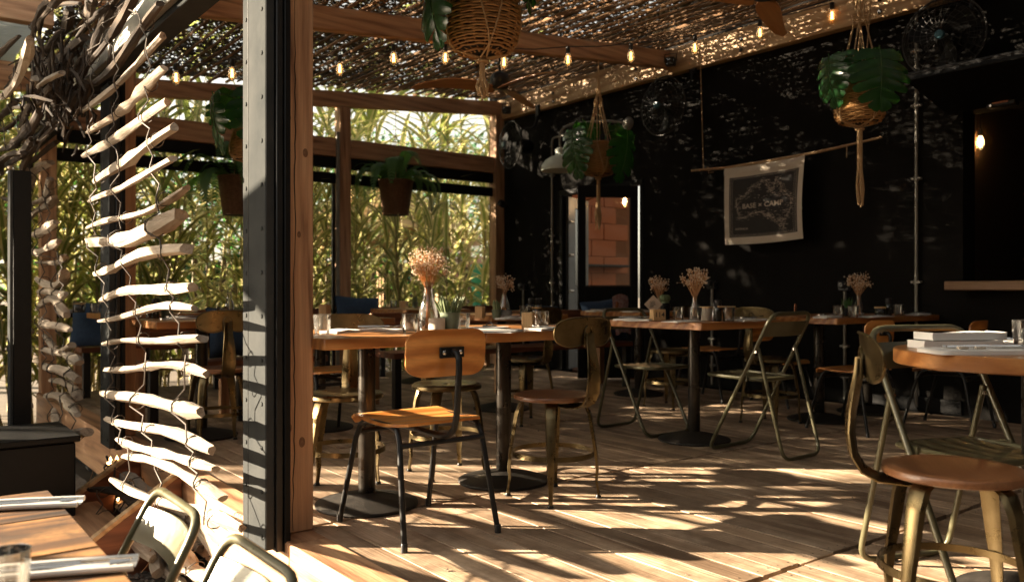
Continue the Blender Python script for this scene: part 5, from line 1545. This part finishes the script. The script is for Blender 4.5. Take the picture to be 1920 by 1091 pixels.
def wblock(p, lab, rz=0, num=None, w=.034, h=.078):
    t = thing('table_number_block', lab, 'wooden block', p, rz, 'wooden number blocks')
    MB().box(-w,w,-w*.9,w*.9,0,h,.003).build('block', BLOCKWOOD, t)
    if num:
        me_ = text_mesh(num, .044, .0006); me_.materials.clear(); me_.materials.append(INK)
        o = link('number', me_, t); o.location = (0,-w*.9-.0006,h*.52); o.rotation_euler = (R(90),0,0)
    return t
def pot(p, lab, r0, r1, h, mat, plant, lip=True):
    t = thing('potted_plant', lab, 'potted plant', p, 0, 'small potted plants on tables')
    pr_ = [(r0,0),(r1,h)]+([(r1+.004,h),(r1+.004,h-.008+.010),(r1-.003,h+.002)] if lip else [(r1-.004,h)])+[(r1-.006,h-.012),(.001,h-.013)]
    MB().lathe(pr_, 26).build('pot', mat, t)
    q = random.Random(int(r1*9999)+len(lab)); m = MB()
    if plant == 'stalks':
        for i in range(42):
            a = q.uniform(0,6.28); s = r1*.8*math.sqrt(q.random()); e = Vector((s*1.9*math.cos(a), s*1.9*math.sin(a), h+.03+q.uniform(.0,.045)))
            b = Vector((s*math.cos(a), s*math.sin(a), h-.012)); m.tube([b, b.lerp(e,.6), e], [.003,.0045,.0022], 5)
    elif plant == 'grass':
        for i in range(60):
            a = q.uniform(0,6.28); s = r1*.7*math.sqrt(q.random()); L = q.uniform(.05,.095); b = Vector((s*math.cos(a), s*math.sin(a), h-.012))
            e = b+Vector((math.cos(a)*.035*q.random(), math.sin(a)*.035*q.random(), L)); w_ = Vector((-math.sin(a),math.cos(a),0))*.003
            m.add([b-w_, b+w_, b.lerp(e,.6)+w_*.8, e, b.lerp(e,.6)-w_*.8], [(0,1,2,4),(4,2,3)])
    elif plant == 'ball':
        for k in range(14):
            a0 = 2*math.pi*k/14
            m.tube([(r1*.95*math.sin(x)*math.cos(a0)*.9, r1*.95*math.sin(x)*math.sin(a0)*.9, h+.008+r1*1.0*(1-math.cos(x))*.82) for x in [.3+.35*i for i in range(7)]], [.004,.007,.009,.0095,.008,.006,.003], 6)
        m.lathe([(r1*.8,h-.01),(r1*.86,h+r1*.8),(.001,h+r1*1.55)],14)
    else:
        for i in range(9):
            a = i*2.4; b = Vector((r1*.35*math.cos(a), r1*.35*math.sin(a), h-.012)); m.tube([b, b+Vector((.006*math.cos(a),.006*math.sin(a),.03+.02*q.random())), b+Vector((.01*math.cos(a),.01*math.sin(a),.05+.03*q.random()))], [.009,.010,.003], 7)
    m.build('plant', {'grass': FERNM}.get(plant, SUCC), t)
    return t
def jar(p, lab, r, h, body, lid, lidh=.012, group='table jars', lidr=1.04):
    t = thing('jar', lab, 'jar', p, 0, group)
    MB().lathe([(r*.96,0),(r,.006),(r,h*.9),(r*.9,h)], 26).lathe([(.001,.004),(r*.95,.004)],20).build('body', body, t)
    MB().lathe([(.001,h+.001),(r*lidr,h+.001),(r*lidr,h+lidh),(.001,h+lidh)], 26).build('lid', lid, t)
    return t
def mill(p, lab):
    t = thing('pepper_mill', lab, 'pepper mill', p, 0, 'black topped pepper mills')
    MB().lathe([(.022,0),(.0235,.005),(.0235,.075),(.020,.085)],22).build('glass', BLACKGLASS, t)
    MB().lathe([(.001,.003),(.021,.004),(.021,.06),(.001,.062)],18).build('peppercorns', plain('peppercorn',(.05,.035,.025),.8,0,(.25,.19,.13),140), t)
    MB().lathe([(.021,.087),(.0225,.09),(.0225,.125),(.016,.132),(.001,.133)],22).build('cap', PLASTIC, t)
    return t

# --- nearest pair of tables
tumbler(on(604,3.62), 'fluted tumbler at the left end of the nearest table, against the post')
tumbler(on(769,3.70), 'fluted tumbler left of the tall bottle of dried flowers')
tumbler(on(866,3.86), 'fluted tumbler right of the green pot on the nearest table')
tumbler(on(1015,4.15), 'fluted tumbler beside the sunlit wooden block')
bottle(on(803,3.82), 'tall clear bottle vase on the nearest table', .225, .045, .018)
bouquet(on(803,3.82), 'big bunch of dried flowers in the tall bottle on the nearest table', .19, .375, .085, 64, 1)
ce = thing('ceramic_cup', 'small ribbed beige ceramic cup in front of the tall bottle', 'cup', on(819,3.66))
MB().lathe([(.033,0),(.036,.003)]+[(.0355+.0012*(k%2), .006+.0045*k) for k in range(13)]+[(.036,.066),(.033,.066),(.032,.01),(.001,.009)], 30).build('body', CERAM, ce)
pot(on(844,3.72), 'olive green pot of stubby stalks on the nearest table', .034, .046, .088, GREENPOT, 'stalks')
plate_napkin(on(710,3.86), 'white napkin lying between the two left tumblers of the nearest table', R(-30), .11, .06)
plate_napkin(on(836,3.45), 'white napkin with a fork at the near edge below the green pot', R(8), .13, .045)
plate_napkin(on(1030,4.02), 'white napkin with a fork under the tumbler by the sunlit block', R(10), .12, .05)
plate_napkin(on(640,3.75), 'white napkin beside the tumbler at the front post', R(20), .08, .05, False)
sheets(on(905,4.05), 'clipboard of paper at the seam of the two front tables', R(-52), .10, .14, True)
sheets(on(930,3.80), 'loose white menu sheet at the near edge of the second table', R(-50), .10, .13)
wblock(on(991,4.10), 'sunlit wooden block on the second table from the front post', R(38), None, .030, .080)
# --- cactus table
wblock(on(900,5.75), 'wooden block at the left corner of the small cactus table', R(35), None, .030, .078)
tumbler(on(902,6.0), 'tumbler just behind the block on the small cactus table')
pot(on(931,5.62), 'little green pot with a cactus shoot on the table behind the front pair', .026, .033, .058, GREENPOT, 'shoot')
jar(on(948,5.66), 'grey ceramic holder at the foot of the dried flowers on the small cactus table', .044, .055, GREYPOT, GREYPOT, .002, lidr=.95)
bottle(on(946,5.80), 'clear bottle vase on the small cactus table', .19, .036, .014)
bouquet(on(946,5.80), 'bunch of dried flowers standing on the small cactus table', .17, .29, .06, 34, 2)
tumbler(on(984,5.78), 'tumbler right of the grey holder on the small cactus table')
jar(on(1006,5.85), 'clear spice jar with a wooden lid on the small cactus table', .032, .06, BLACKGLASS, BLOCKWOOD)
mill(on(996,6.0), 'pepper mill at the back of the small cactus table')
mill(on(1010,6.02), 'second pepper mill at the back of the small cactus table')
plate_napkin(on(960,5.50), 'white napkin with cutlery in front of the grey holder', R(0), .10, .05)
# --- the 114 table
wblock(on(1233,5.22), 'wooden block with the number 114 burnt into its face', R(-26), '114', .040, .070)
cdk = thing('paper_card', 'square paper card standing on its corner behind the 114 block', 'card', on(1225,5.40))
c_ = MB().obox((0,0,.098),((.707,0,.707),(0,1,0),(-.707,0,.707)),(.042,.0012,.042)); c_.xf(Matrix.Rotation(R(-32),4,'Z')); c_.build('card', plain('tan_card',(.62,.47,.33),.8,0,(.68,.54,.40),20), cdk)
l_ = MB()
q = random.Random(3)
for k in range(7):
    a_, b_ = -.026+.007*(k%2), q.uniform(.0,.024)
    l_.obox(((a_+b_)/2,-.0018,.116-.006*k),((1,0,.25),(0,1,0),(-.25,0,1)),((b_-a_)/2,.0003,.0012))
l_.xf(Matrix.Rotation(R(-32),4,'Z')); l_.build('handwriting', INK, cdk)
MB().box(-.03,.03,-.012,.012,0,.012,.002).tube([(0,0,.012),(0,.006,.05)],.003,6).build('stand', BLOCKWOOD, cdk)
bottle(on(1236,5.66), 'clear vase behind the paper card on the 114 table', .16, .034, .015)
bouquet(on(1236,5.66), 'dried flowers behind the paper card on the 114 table', .14, .275, .065, 34, 3)
pot(on(1247,5.48), 'round cactus in a tall black pot on the 114 table', .030, .032, .105, BLACKP, 'ball', False)
tumbler(on(1272,5.30), 'fluted tumbler right of the 114 block')
tumbler(on(1303,5.12), 'fluted tumbler holding the vase of tall dried flowers', .082, .042)
bottle((*on(1303,5.12)[:2], TZ+.016), 'slim clear vase standing in a tumbler on the 114 table', .15, .028, .014)
bouquet((*on(1303,5.12)[:2], TZ+.018), 'tall bunch of dried flowers in the middle of the 114 table', .13, .295, .085, 48, 4)
jar(on(1325,5.26), 'ribbed grey jar with a wooden lid on the 114 table', .040, .075, CERAM, BLOCKWOOD)
b_ = thing('sauce_bottle', 'small clear sauce bottle beside the ribbed jar', 'bottle', on(1340,5.20))
MB().lathe([(.018,0),(.019,.004),(.019,.06),(.010,.078),(.010,.092)],18).build('glass', VASEG, b_); MB().lathe([(.001,.003),(.017,.004),(.017,.036),(.001,.037)],16).build('sauce', SAUCE, b_); MB().lathe([(.012,.092),(.012,.108),(.001,.109)],14).build('cap', PLASTIC, b_)
mill(on(1346,5.12), 'pepper mill on the 114 table')
tumbler(on(1366,5.10), 'fluted tumbler near the right end of the 114 table')
kn = thing('wooden_peg_tray', 'short wooden peg lying across the tumbler top on the 114 table', 'wooden peg', (*on(1362,5.10)[:2], TZ+.0845), R(-38))
MB().box(-.055,.055,-.007,.007,0,.008,.002).build('peg', BLOCKWOOD, kn); MB().tube([(-.005,-.012,.004),(0,0,.012),(.005,.012,.004)],.0025,6).build('spring', STEEL, kn)
plate_napkin(on(1188,5.25), 'white napkin at the left end of the 114 table', R(-70), .12, .05)
plate_napkin(on(1405,5.20), 'white napkin with cutlery at the right end of the 114 table', R(6), .14, .05)
sheets(on(1280,5.02), 'white paper menu along the near edge of the 114 table', R(4), .13, .06)
# --- grass pot table
ppg = thing('peg_stand', 'small wooden peg stand with a brown card on the grass pot table', 'card stand', on(1490,6.35), R(10))
MB().box(-.05,.05,-.014,.014,0,.018,.003).build('peg', BLOCKWOOD, ppg); MB().obox((.012,0,.05),((.2,.0,.98),(0,1,0),(.98,0,-.2)),(.035,.002,.016)).build('card', COPPER, ppg)
tumbler(on(1572,5.92), 'tumbler left of the grass pot')
tumbler(on(1600,5.85), 'tumbler in front of the grass pot')
pot(on(1588,6.12), 'black pot of green grass on the table by the black wall', .030, .034, .062, BLACKP, 'grass', False)
bottle(on(1610,6.06), 'clear vase right of the grass pot', .17, .034, .016)
bouquet(on(1610,6.06), 'dried flowers right of the grass pot', .15, .30, .075, 38, 6)
jar(on(1650,6.25), 'black jar with a wooden lid on the wall side table', .038, .055, BLACKGLASS, BLOCKWOOD)
mill(on(1666,6.28), 'pepper mill on the wall side table')
tumbler(on(1685,6.35), 'tumbler right of the pepper mill on the wall side table')
plate_napkin(on(1552,5.80), 'white napkin with cutlery left of the grass pot', R(5), .11, .05)
sheets(on(1640,5.95), 'white paper menu in front of the black jar', R(2), .15, .07)
plate_napkin(on(1722,6.40), 'white napkin at the wall end of the wall side table', R(5), .11, .05)
# --- cushion table and far tables
ppg = thing('peg_stand', 'wooden peg stand with a brown card on the cushion table', 'card stand', on(1155,7.45), R(10))
MB().box(-.05,.05,-.014,.014,0,.018,.003).build('peg', BLOCKWOOD, ppg); MB().obox((.012,0,.05),((.35,.0,.93),(0,1,0),(.93,0,-.35)),(.04,.002,.018)).build('card', COPPER, ppg)
plate_napkin(on(1125,7.55), 'white napkin on the left corner of the cushion table', R(0), .12, .06)
plate_napkin(on(1195,7.4), 'white napkin beside the peg stand on the cushion table', R(0), .12, .06)
tumbler(on(738,9.2), 'tumbler on the table nearest the reeds')
wblock(on(757,9.1), 'wooden number block on the table nearest the reeds', R(35), '108', .04, .075)
pot(on(778,9.4), 'small pot with a cactus shoot on the table nearest the reeds', .03, .036, .06, GREENPOT, 'shoot')
wblock(on(609,5.9), 'wooden block peeping out right of the front post', R(35), None, .034, .09)
pot(on(313,5.75), 'green pot of stalks on the table behind the driftwood', .034, .044, .085, GREENPOT, 'stalks')
mill(on(291,5.7), 'pepper mill on the table behind the driftwood')
jar(on(283,5.85), 'black jar behind the pepper mill on the table behind the driftwood', .034, .06, BLACKGLASS, PLASTIC)
tumbler(on(252,5.6), 'tumbler at the left corner of the table behind the driftwood')
tumbler(on(418,5.55), 'tumbler above the dark kidney shaped chair back')
bottle(on(430,5.75), 'clear bottle vase above the dark kidney shaped chair back', .18, .034, .014)
pot(on(447,5.5), 'pointed green succulent next to the grey door panel', .032, .04, .03, GREENPOT, 'shoot')
plate_napkin(on(345,5.45), 'white napkin on the table behind the driftwood', R(10), .13, .05)
jar(on(148,7.2), 'black jar on the table by the far terrace post', .05, .07, BLACKGLASS, BLOCKWOOD)
tumbler(on(178,7.1), 'tumbler on the table by the far terrace post')
plate_napkin(on(132,7.3), 'white napkin on the table by the far terrace post', R(10), .1, .05)
# --- round table
def rnd_on(px, d): return on(px, d, TZ)
def napkin_stack(p, rz, lab):
    t = thing('napkin_stack', lab, 'napkins', p, rz)
    for k,(o,a) in enumerate(((0,0),(.03,4))):
        m = MB()
        for j in range(3): m.grid(lambda u,v,j=j: (-.13+.26*u, -.05+.10*v, .006+.008*j+k*.026+.003*math.sin(u*6+j+k)), 10, 4)
        m.grid(lambda u,v: (-.13+.26*u+.002*math.sin(v*9), -.05, .001+.024*v+k*.026), 10, 2); m.grid(lambda u,v: (-.13, -.05+.1*u, .001+.024*v+k*.026), 4, 2); m.grid(lambda u,v: (.13, -.05+.1*u, .001+.024*v+k*.026), 4, 2)
        m.xf(Matrix.Translation((o*1.0,.02*k,0))@Matrix.Rotation(R(a),4,'Z')); m.build('napkin', WHITE, t)
napkin_stack(rnd_on(1790,2.72), R(-33), 'two thick folded white napkins on the round table')
tr_ = thing('tray', 'white rounded tray with cutlery at the near edge of the round table', 'tray', rnd_on(1850,2.50), R(-36))
o = []
for (cx,cy,a0) in ((.15,.05,0),(-.15,.05,90),(-.15,-.05,180),(.15,-.05,270)):
    for k in range(5): o.append((cx+.03*math.cos(R(a0+k*22.5)), cy+.03*math.sin(R(a0+k*22.5))))
MB().slab(o, .0, .010).slab([(x*.97,y*.94) for x,y in o], .0105, .0125).build('plate', WHITE, tr_)
MB().tube([(-.12,.0,.018),(.0,.005,.02),(.12,.0,.019)], [.005,.003,.007], 6).build('spoon', STEEL, tr_)
MB().tube([(-.12,.025,.018),(.02,.025,.02)], .004, 6).obox((.08,.025,.019),((1,0,0),(0,1,0),(0,0,1)),(.06,.008,.001)).build('knife', STEEL, tr_)
MB().box(-.10,-.07,-.03,-.015,.0135,.021,.002).box(-.05,-.02,-.032,-.017,.0135,.021,.002).build('sugar_stick', CERAM, tr_)
tumbler(rnd_on(1925,2.62), 'tumbler at the right edge on the round table', .092, .040)
tumbler(rnd_on(1945,2.50), 'tumbler half out of frame on the round table', .088, .040)
plate_napkin(rnd_on(1900,2.85), 'white napkin with a fork behind the tumbler on the round table', R(-20), .12, .05)
# --- terrace tables
TTZ = GZ-.03+.7905
def tfl(px, py):
    d = F_PX*(EYE-TTZ)/(py-CY); return (*pd(px,d), TTZ)
def roll(px, py, rz, lab):
    t = thing('cutlery_napkin', lab, 'napkin', tfl(px,py), rz, 'white napkins rolled round cutlery on the terrace tables')
    m = MB()
    m.grid(lambda u,v: (-.15+.30*u, -.035+.07*v, .003+.010*(abs(2*v-1)**2)+.002*math.sin(u*5)), 12, 8)
    m.tube([(-.15,-.036,.008),(0,-.037,.010),(.15,-.035,.008)], .0075, 8).tube([(-.15,.036,.008),(0,.035,.010),(.15,.037,.008)], .0075, 8); m.build('cloth', WHITE, t)
    MB().tube([(-.12,-.006,.013),(.05,-.004,.014),(.10,-.005,.014)], [.007,.003,.003], 6).tube([(.10,-.005,.014),(.14,-.005,.016)], [.009,.004], 6).build('fork', STEEL, t)
    MB().tube([(-.10,.012,.012),(.04,.010,.014)], .004, 6).obox((.09,.012,.013),((1,0,0),(0,1,0),(0,0,1)),(.05,.008,.0012)).build('knife', STEEL, t)
roll(40, 950, R(-25), 'napkin with cutlery on the farther terrace table')
roll(110, 1072, R(-22), 'napkin with cutlery on the terrace table at the bottom edge')
tumbler(tfl(14,1118), 'empty tumbler in the bottom left corner of the picture', .09, .04)

# ================================================================== REEDS AND WHAT LIES BEYOND
def reed_mesh(seed, H):
    q = random.Random(seed); m = MB()
    bx_, by_ = q.uniform(-.18,.18), q.uniform(-.18,.18)
    def cp(t): return Vector((bx_*t*t*H/3, by_*t*t*H/3, H*t))
    m.tube([cp(i/9) for i in range(10)], [.013*(1-.75*i/9) for i in range(10)], 6, 0)
    nleaf = int(H*7.5)
    for i in range(nleaf):
        t = .10+.90*(i+q.random())/nleaf
        a = q.uniform(0,6.28) if q.random()<.4 else (i%2)*math.pi+q.gauss(0,.5)
        L = q.uniform(.5,.95); w = q.uniform(.022,.040); up = q.uniform(.75,1.35); dr = q.uniform(.6,1.7)
        e = Vector((math.cos(a), math.sin(a), 0)); s = Vector((-e.y,e.x,0)); p = cp(t); n_ = 7; vs = []
        var = q.random() < .75
        for k in range(n_+1):
            u = k/n_; th = up-dr*u*1.1
            if k: p = p+(e*math.cos(th)+Vector((0,0,1))*math.sin(th))*L/n_
            ww = w*min(1,.45+2.2*u)*(1-u**2.4)+.0008
            nm = -e*math.sin(th)+Vector((0,0,1))*math.cos(th)
            for f in (-1,-.42,.42,1): vs.append(p+s*ww*f+nm*ww*abs(f)*.35)
        for k in range(n_):
            for j in range(3):
                m.add([],[]) if False else None
        o = len(m.v); m.v += [tuple(v) for v in vs]
        for k in range(n_):
            for j in range(3):
                m.f.append((o+k*4+j, o+k*4+j+1, o+(k+1)*4+j+1, o+(k+1)*4+j)); m.m.append((2 if (j != 1 and var) else 1))
    return m.mesh('reed', [CANE, REEDG, REEDC], True, 60)
RE = [reed_mesh(11+s, h) for s,h in enumerate((3.0,3.4,3.8,2.6,3.2,3.6,2.2))]
def reeds(n, xa, xb, ya, yb, grp, lab, s0=.85, s1=1.15):
    for i in range(n):
        x, y = rnd.uniform(xa,xb), rnd.uniform(ya,yb)
        o = link('reed', RE[rnd.randrange(len(RE))], None, (x,y,GZ-.03), (rnd.gauss(0,.07), rnd.gauss(0,.07), rnd.uniform(0,6.28)))
        s = rnd.uniform(s0,s1); o.scale = (s,s,s)
        tag(o, lab, 'reed', grp)
reeds(60, .8, 6.4, 9.25, 10.0, 'variegated reeds behind the back opening', 'tall variegated reed with striped arching leaves behind the back opening')
reeds(62, 1.6, 8.4, 10.5, 11.8, 'variegated reeds behind the back opening', 'tall variegated reed with striped arching leaves behind the back opening', 1.25, 1.65)
reeds(40, .2, 2.2, 9.3, 11.5, 'variegated reeds behind the back opening', 'tall variegated reed with striped arching leaves behind the back opening', 1.1, 1.4)
reeds(70, -4.4, .2, 9.6, 11.2, 'reeds screening the far side of the terrace', 'tall reed screening the far side of the terrace', 1.0, 1.35)

# boarded screen added to block low sun on the far terrace; joints pass slivers
bs = thing('sun_block_fence', 'dark boarded fence added to keep low sun off the far driftwood', 'fence', (-1.3,9.32,GZ-.03))
q = random.Random(9); x = -2.6
bdm = [MB().box(-.07,.07,-.012,.012,0,h_,.003).mesh('board', PICKET) for h_ in (2.28,2.34,2.40)]
while x < 2.2:
    if q.random() < .93: link('board', q.choice(bdm), bs, (x,0,0), (0,q.gauss(0,.004),q.gauss(0,.05)))
    x += .145+abs(q.gauss(0,.018))
MB().box(-2.7,2.3,.014,.05,.5,.59,.004).build('rail', PICKET, bs); MB().box(-2.7,2.3,.014,.05,1.7,1.79,.004).build('rail', PICKET, bs)
# picket fence beyond the reeds
pf = thing('picket_fence', 'dark weathered picket fence beyond the reeds', 'fence', (6.5,13.6,GZ-.03))
pm = MB().box(-.035,.035,-.012,.012,0,1.9,.004).mesh('picket', PICKET)
for k in range(46): link('picket', pm, pf, (-4.5+.21*k, 0, rnd.uniform(-.05,.05)), (0, rnd.gauss(0,.012), 0))
MB().box(-4.6,5.3,.013,.05,.5,.58,.004).box(-4.6,5.3,.013,.05,1.35,1.43,.004).build('rail', PICKET, pf)
# thatched garden hut
hut = thing('thatched_hut', 'open timber hut with a straw roof behind the reeds', 'hut', (8.3,15.2,GZ-.03))
for x in (-1.4,1.4):
    for y in (-1.0,1.0): MB().box(x-.07,x+.07,y-.07,y+.07,0,2.30,.006).build('post', PALEFIR, hut)
for y in (-1.0,1.0): MB().box(-1.7,1.7,y-.08,y+.08,2.302,2.50,.006).build('beam', PALEFIR, hut)
th = MB()
for i in range(1500):
    a = rnd.uniform(0,6.28); r0 = rnd.uniform(.1,1.9); z = 3.75-.62*r0+rnd.uniform(-.03,.08); L = rnd.uniform(.4,.75)
    p0 = Vector((r0*1.05*math.cos(a), r0*.9*math.sin(a), z)); d = Vector((math.cos(a)*.85, math.sin(a)*.75, -.62+rnd.uniform(-.12,.08)))*L
    s = Vector((-math.sin(a), math.cos(a),0))*.014
    th.add([p0-s, p0+s, p0+d+s*.5, p0+d-s*.5], [(0,1,2,3)])
th.lathe([(2.0,2.52),(1.0,3.12),(.02,3.72)], 20)
tag(th.build('straw_roof', THATCH, hut), kind='stuff')
hut2 = dup(hut, (11.5,21,GZ-.03), .5, 'second straw roofed hut farther beyond the fence')
# pale low building, boards and a parasol far out in the sun
bd = thing('pale_building', 'low sunlit pale building far beyond the fence', 'building', (13,30,GZ-.03), R(-20))
MB().box(-9,9,-.1,3,0,2.3).build('wall', WHITEWALL, bd)
for k in range(6):
    wdw = MB().box(-7.6+2.7*k,-6.3+2.7*k,-.13,-.101,.7,1.8).build('window', BLACKP, bd)
    MB().box(-7.65+2.7*k,-6.25+2.7*k,-.16,-.131,.62,.698).build('sill', WHITEWALL, wdw)
MB().box(-9.3,9.3,-.5,3.3,2.302,2.45,.01).build('roof', plain('rust_roof',(.34,.13,.06),.7,0,(.44,.18,.09),4), bd)
for i,(px,c,h) in enumerate(((903,TEAL,1.5),(914,TEAL,1.45),)):
    o = MB().slab([(.20*math.cos(a)*(1 if abs(math.cos(a))<.99 else 1), .03*math.sin(a)) for a in [k*math.pi/6 for k in range(12)]], 0, 1.85).build('surfboard', c)
    o.location = (*pd(px, 14.6), GZ-.03); o.rotation_euler = (R(4), R(3-6*i), R(-35))
    tag(o, ['left turquoise board leaning beyond the reeds by the corner post','right turquoise board leaning beyond the reeds by the corner post'][i], 'board', 'turquoise boards beyond the reeds')
pa = thing('parasol', 'pinkish parasol open beyond the corner post', 'parasol', (*pd(898,17.5), GZ-.03))
MB().tube([(0,0,0),(0,0,2.05)], .025, 8).build('pole', PALEFIR, pa)
cv = MB()
for k in range(8):
    a0, a1 = R(45*k), R(45*k+45)
    cv.add([(0,0,2.12),(1.0*math.cos(a0),1.0*math.sin(a0),1.70),(.97*math.cos((a0+a1)/2),.97*math.sin((a0+a1)/2),1.665),(1.0*math.cos(a1),1.0*math.sin(a1),1.70)],[(0,1,2),(0,2,3)])
cv.build('canopy', PINKCL, pa, smooth=False)
# background trees
def tree(x, y, H, r_, seed, lab, n=5200, lo=.35, ls=1.0):
    q = random.Random(seed); t = thing('tree', lab, 'tree', (x,y,GZ-.05), 0, 'leafy trees beyond the fence')
    tk = MB().tube([(0,0,0),(.05,.02,H*.25),(-.03,.05,H*.5),(.02,0,H*.72)], [.16,.13,.10,.05], 9)
    cl = []
    for i in range(16):
        a = q.uniform(0,6.28); u = q.random(); c = Vector((r_*math.cos(a)*math.sqrt(u)*.9, r_*math.sin(a)*math.sqrt(u)*.9, H*q.uniform(lo,.95)))
        cl.append((c, r_*q.uniform(.28,.50))); b = Vector((0,0,H*q.uniform(.25,.5)))
        tk.tube([b, b.lerp(c,.5)+Vector((0,0,.1)), c], [.05,.035,.012], 5)
    tk.build('trunk', BARKT, t)
    cr = MB()
    for i in range(n):
        c, rr = q.choice(cl); d = Vector((q.gauss(0,1),q.gauss(0,1),q.gauss(0,.8))).normalized()*rr*q.random()**.4
        p = c+d; a = Vector((q.gauss(0,1),q.gauss(0,1),q.gauss(0,1))).normalized(); b = a.orthogonal().normalized(); s = q.uniform(.05,.10)*ls
        cr.add([p-a*s, p+b*s*.5, p+a*s, p-b*s*.5], [(0,1,2,3)])
    cr.build('crown', FARLEAF, t)
for i,(x,y,H,r_,lab) in enumerate([(5.0,17.5,4.2,1.9,'leafy tree seen between the pickets near the middle back post'),(9.5,19,5.2,2.2,'leafy tree behind the straw roofed hut'),(2.6,18,5.5,2.3,'leafy tree beyond the reeds, behind the driftwood'),
        (14.5,22,6.0,2.6,'tall leafy tree beyond the corner post'),(-1.5,16.5,6.5,2.6,'tall leafy tree beyond the far end of the terrace')]):
    tree(x,y,H,r_,40+i,lab)

for i,(x,y,H,r_,lab) in enumerate([(-8.6,13.6,10.2,2.5,'tall unseen tree placed to filter low sun on the roof'),(-6.6,15.9,10.6,2.6,'second unseen tree placed to filter low sun on the roof'),
        (-4.4,18.2,10.8,2.6,'third unseen tree placed to filter low sun on the roof'),(-2.2,20.6,11.0,2.6,'fourth unseen tree placed to filter low sun on the roof')]):
    tree(x,y,H,r_,60+i,lab,2200,.60,1.2)  # out of view, crowns placed to thin the sun reaching the roof net
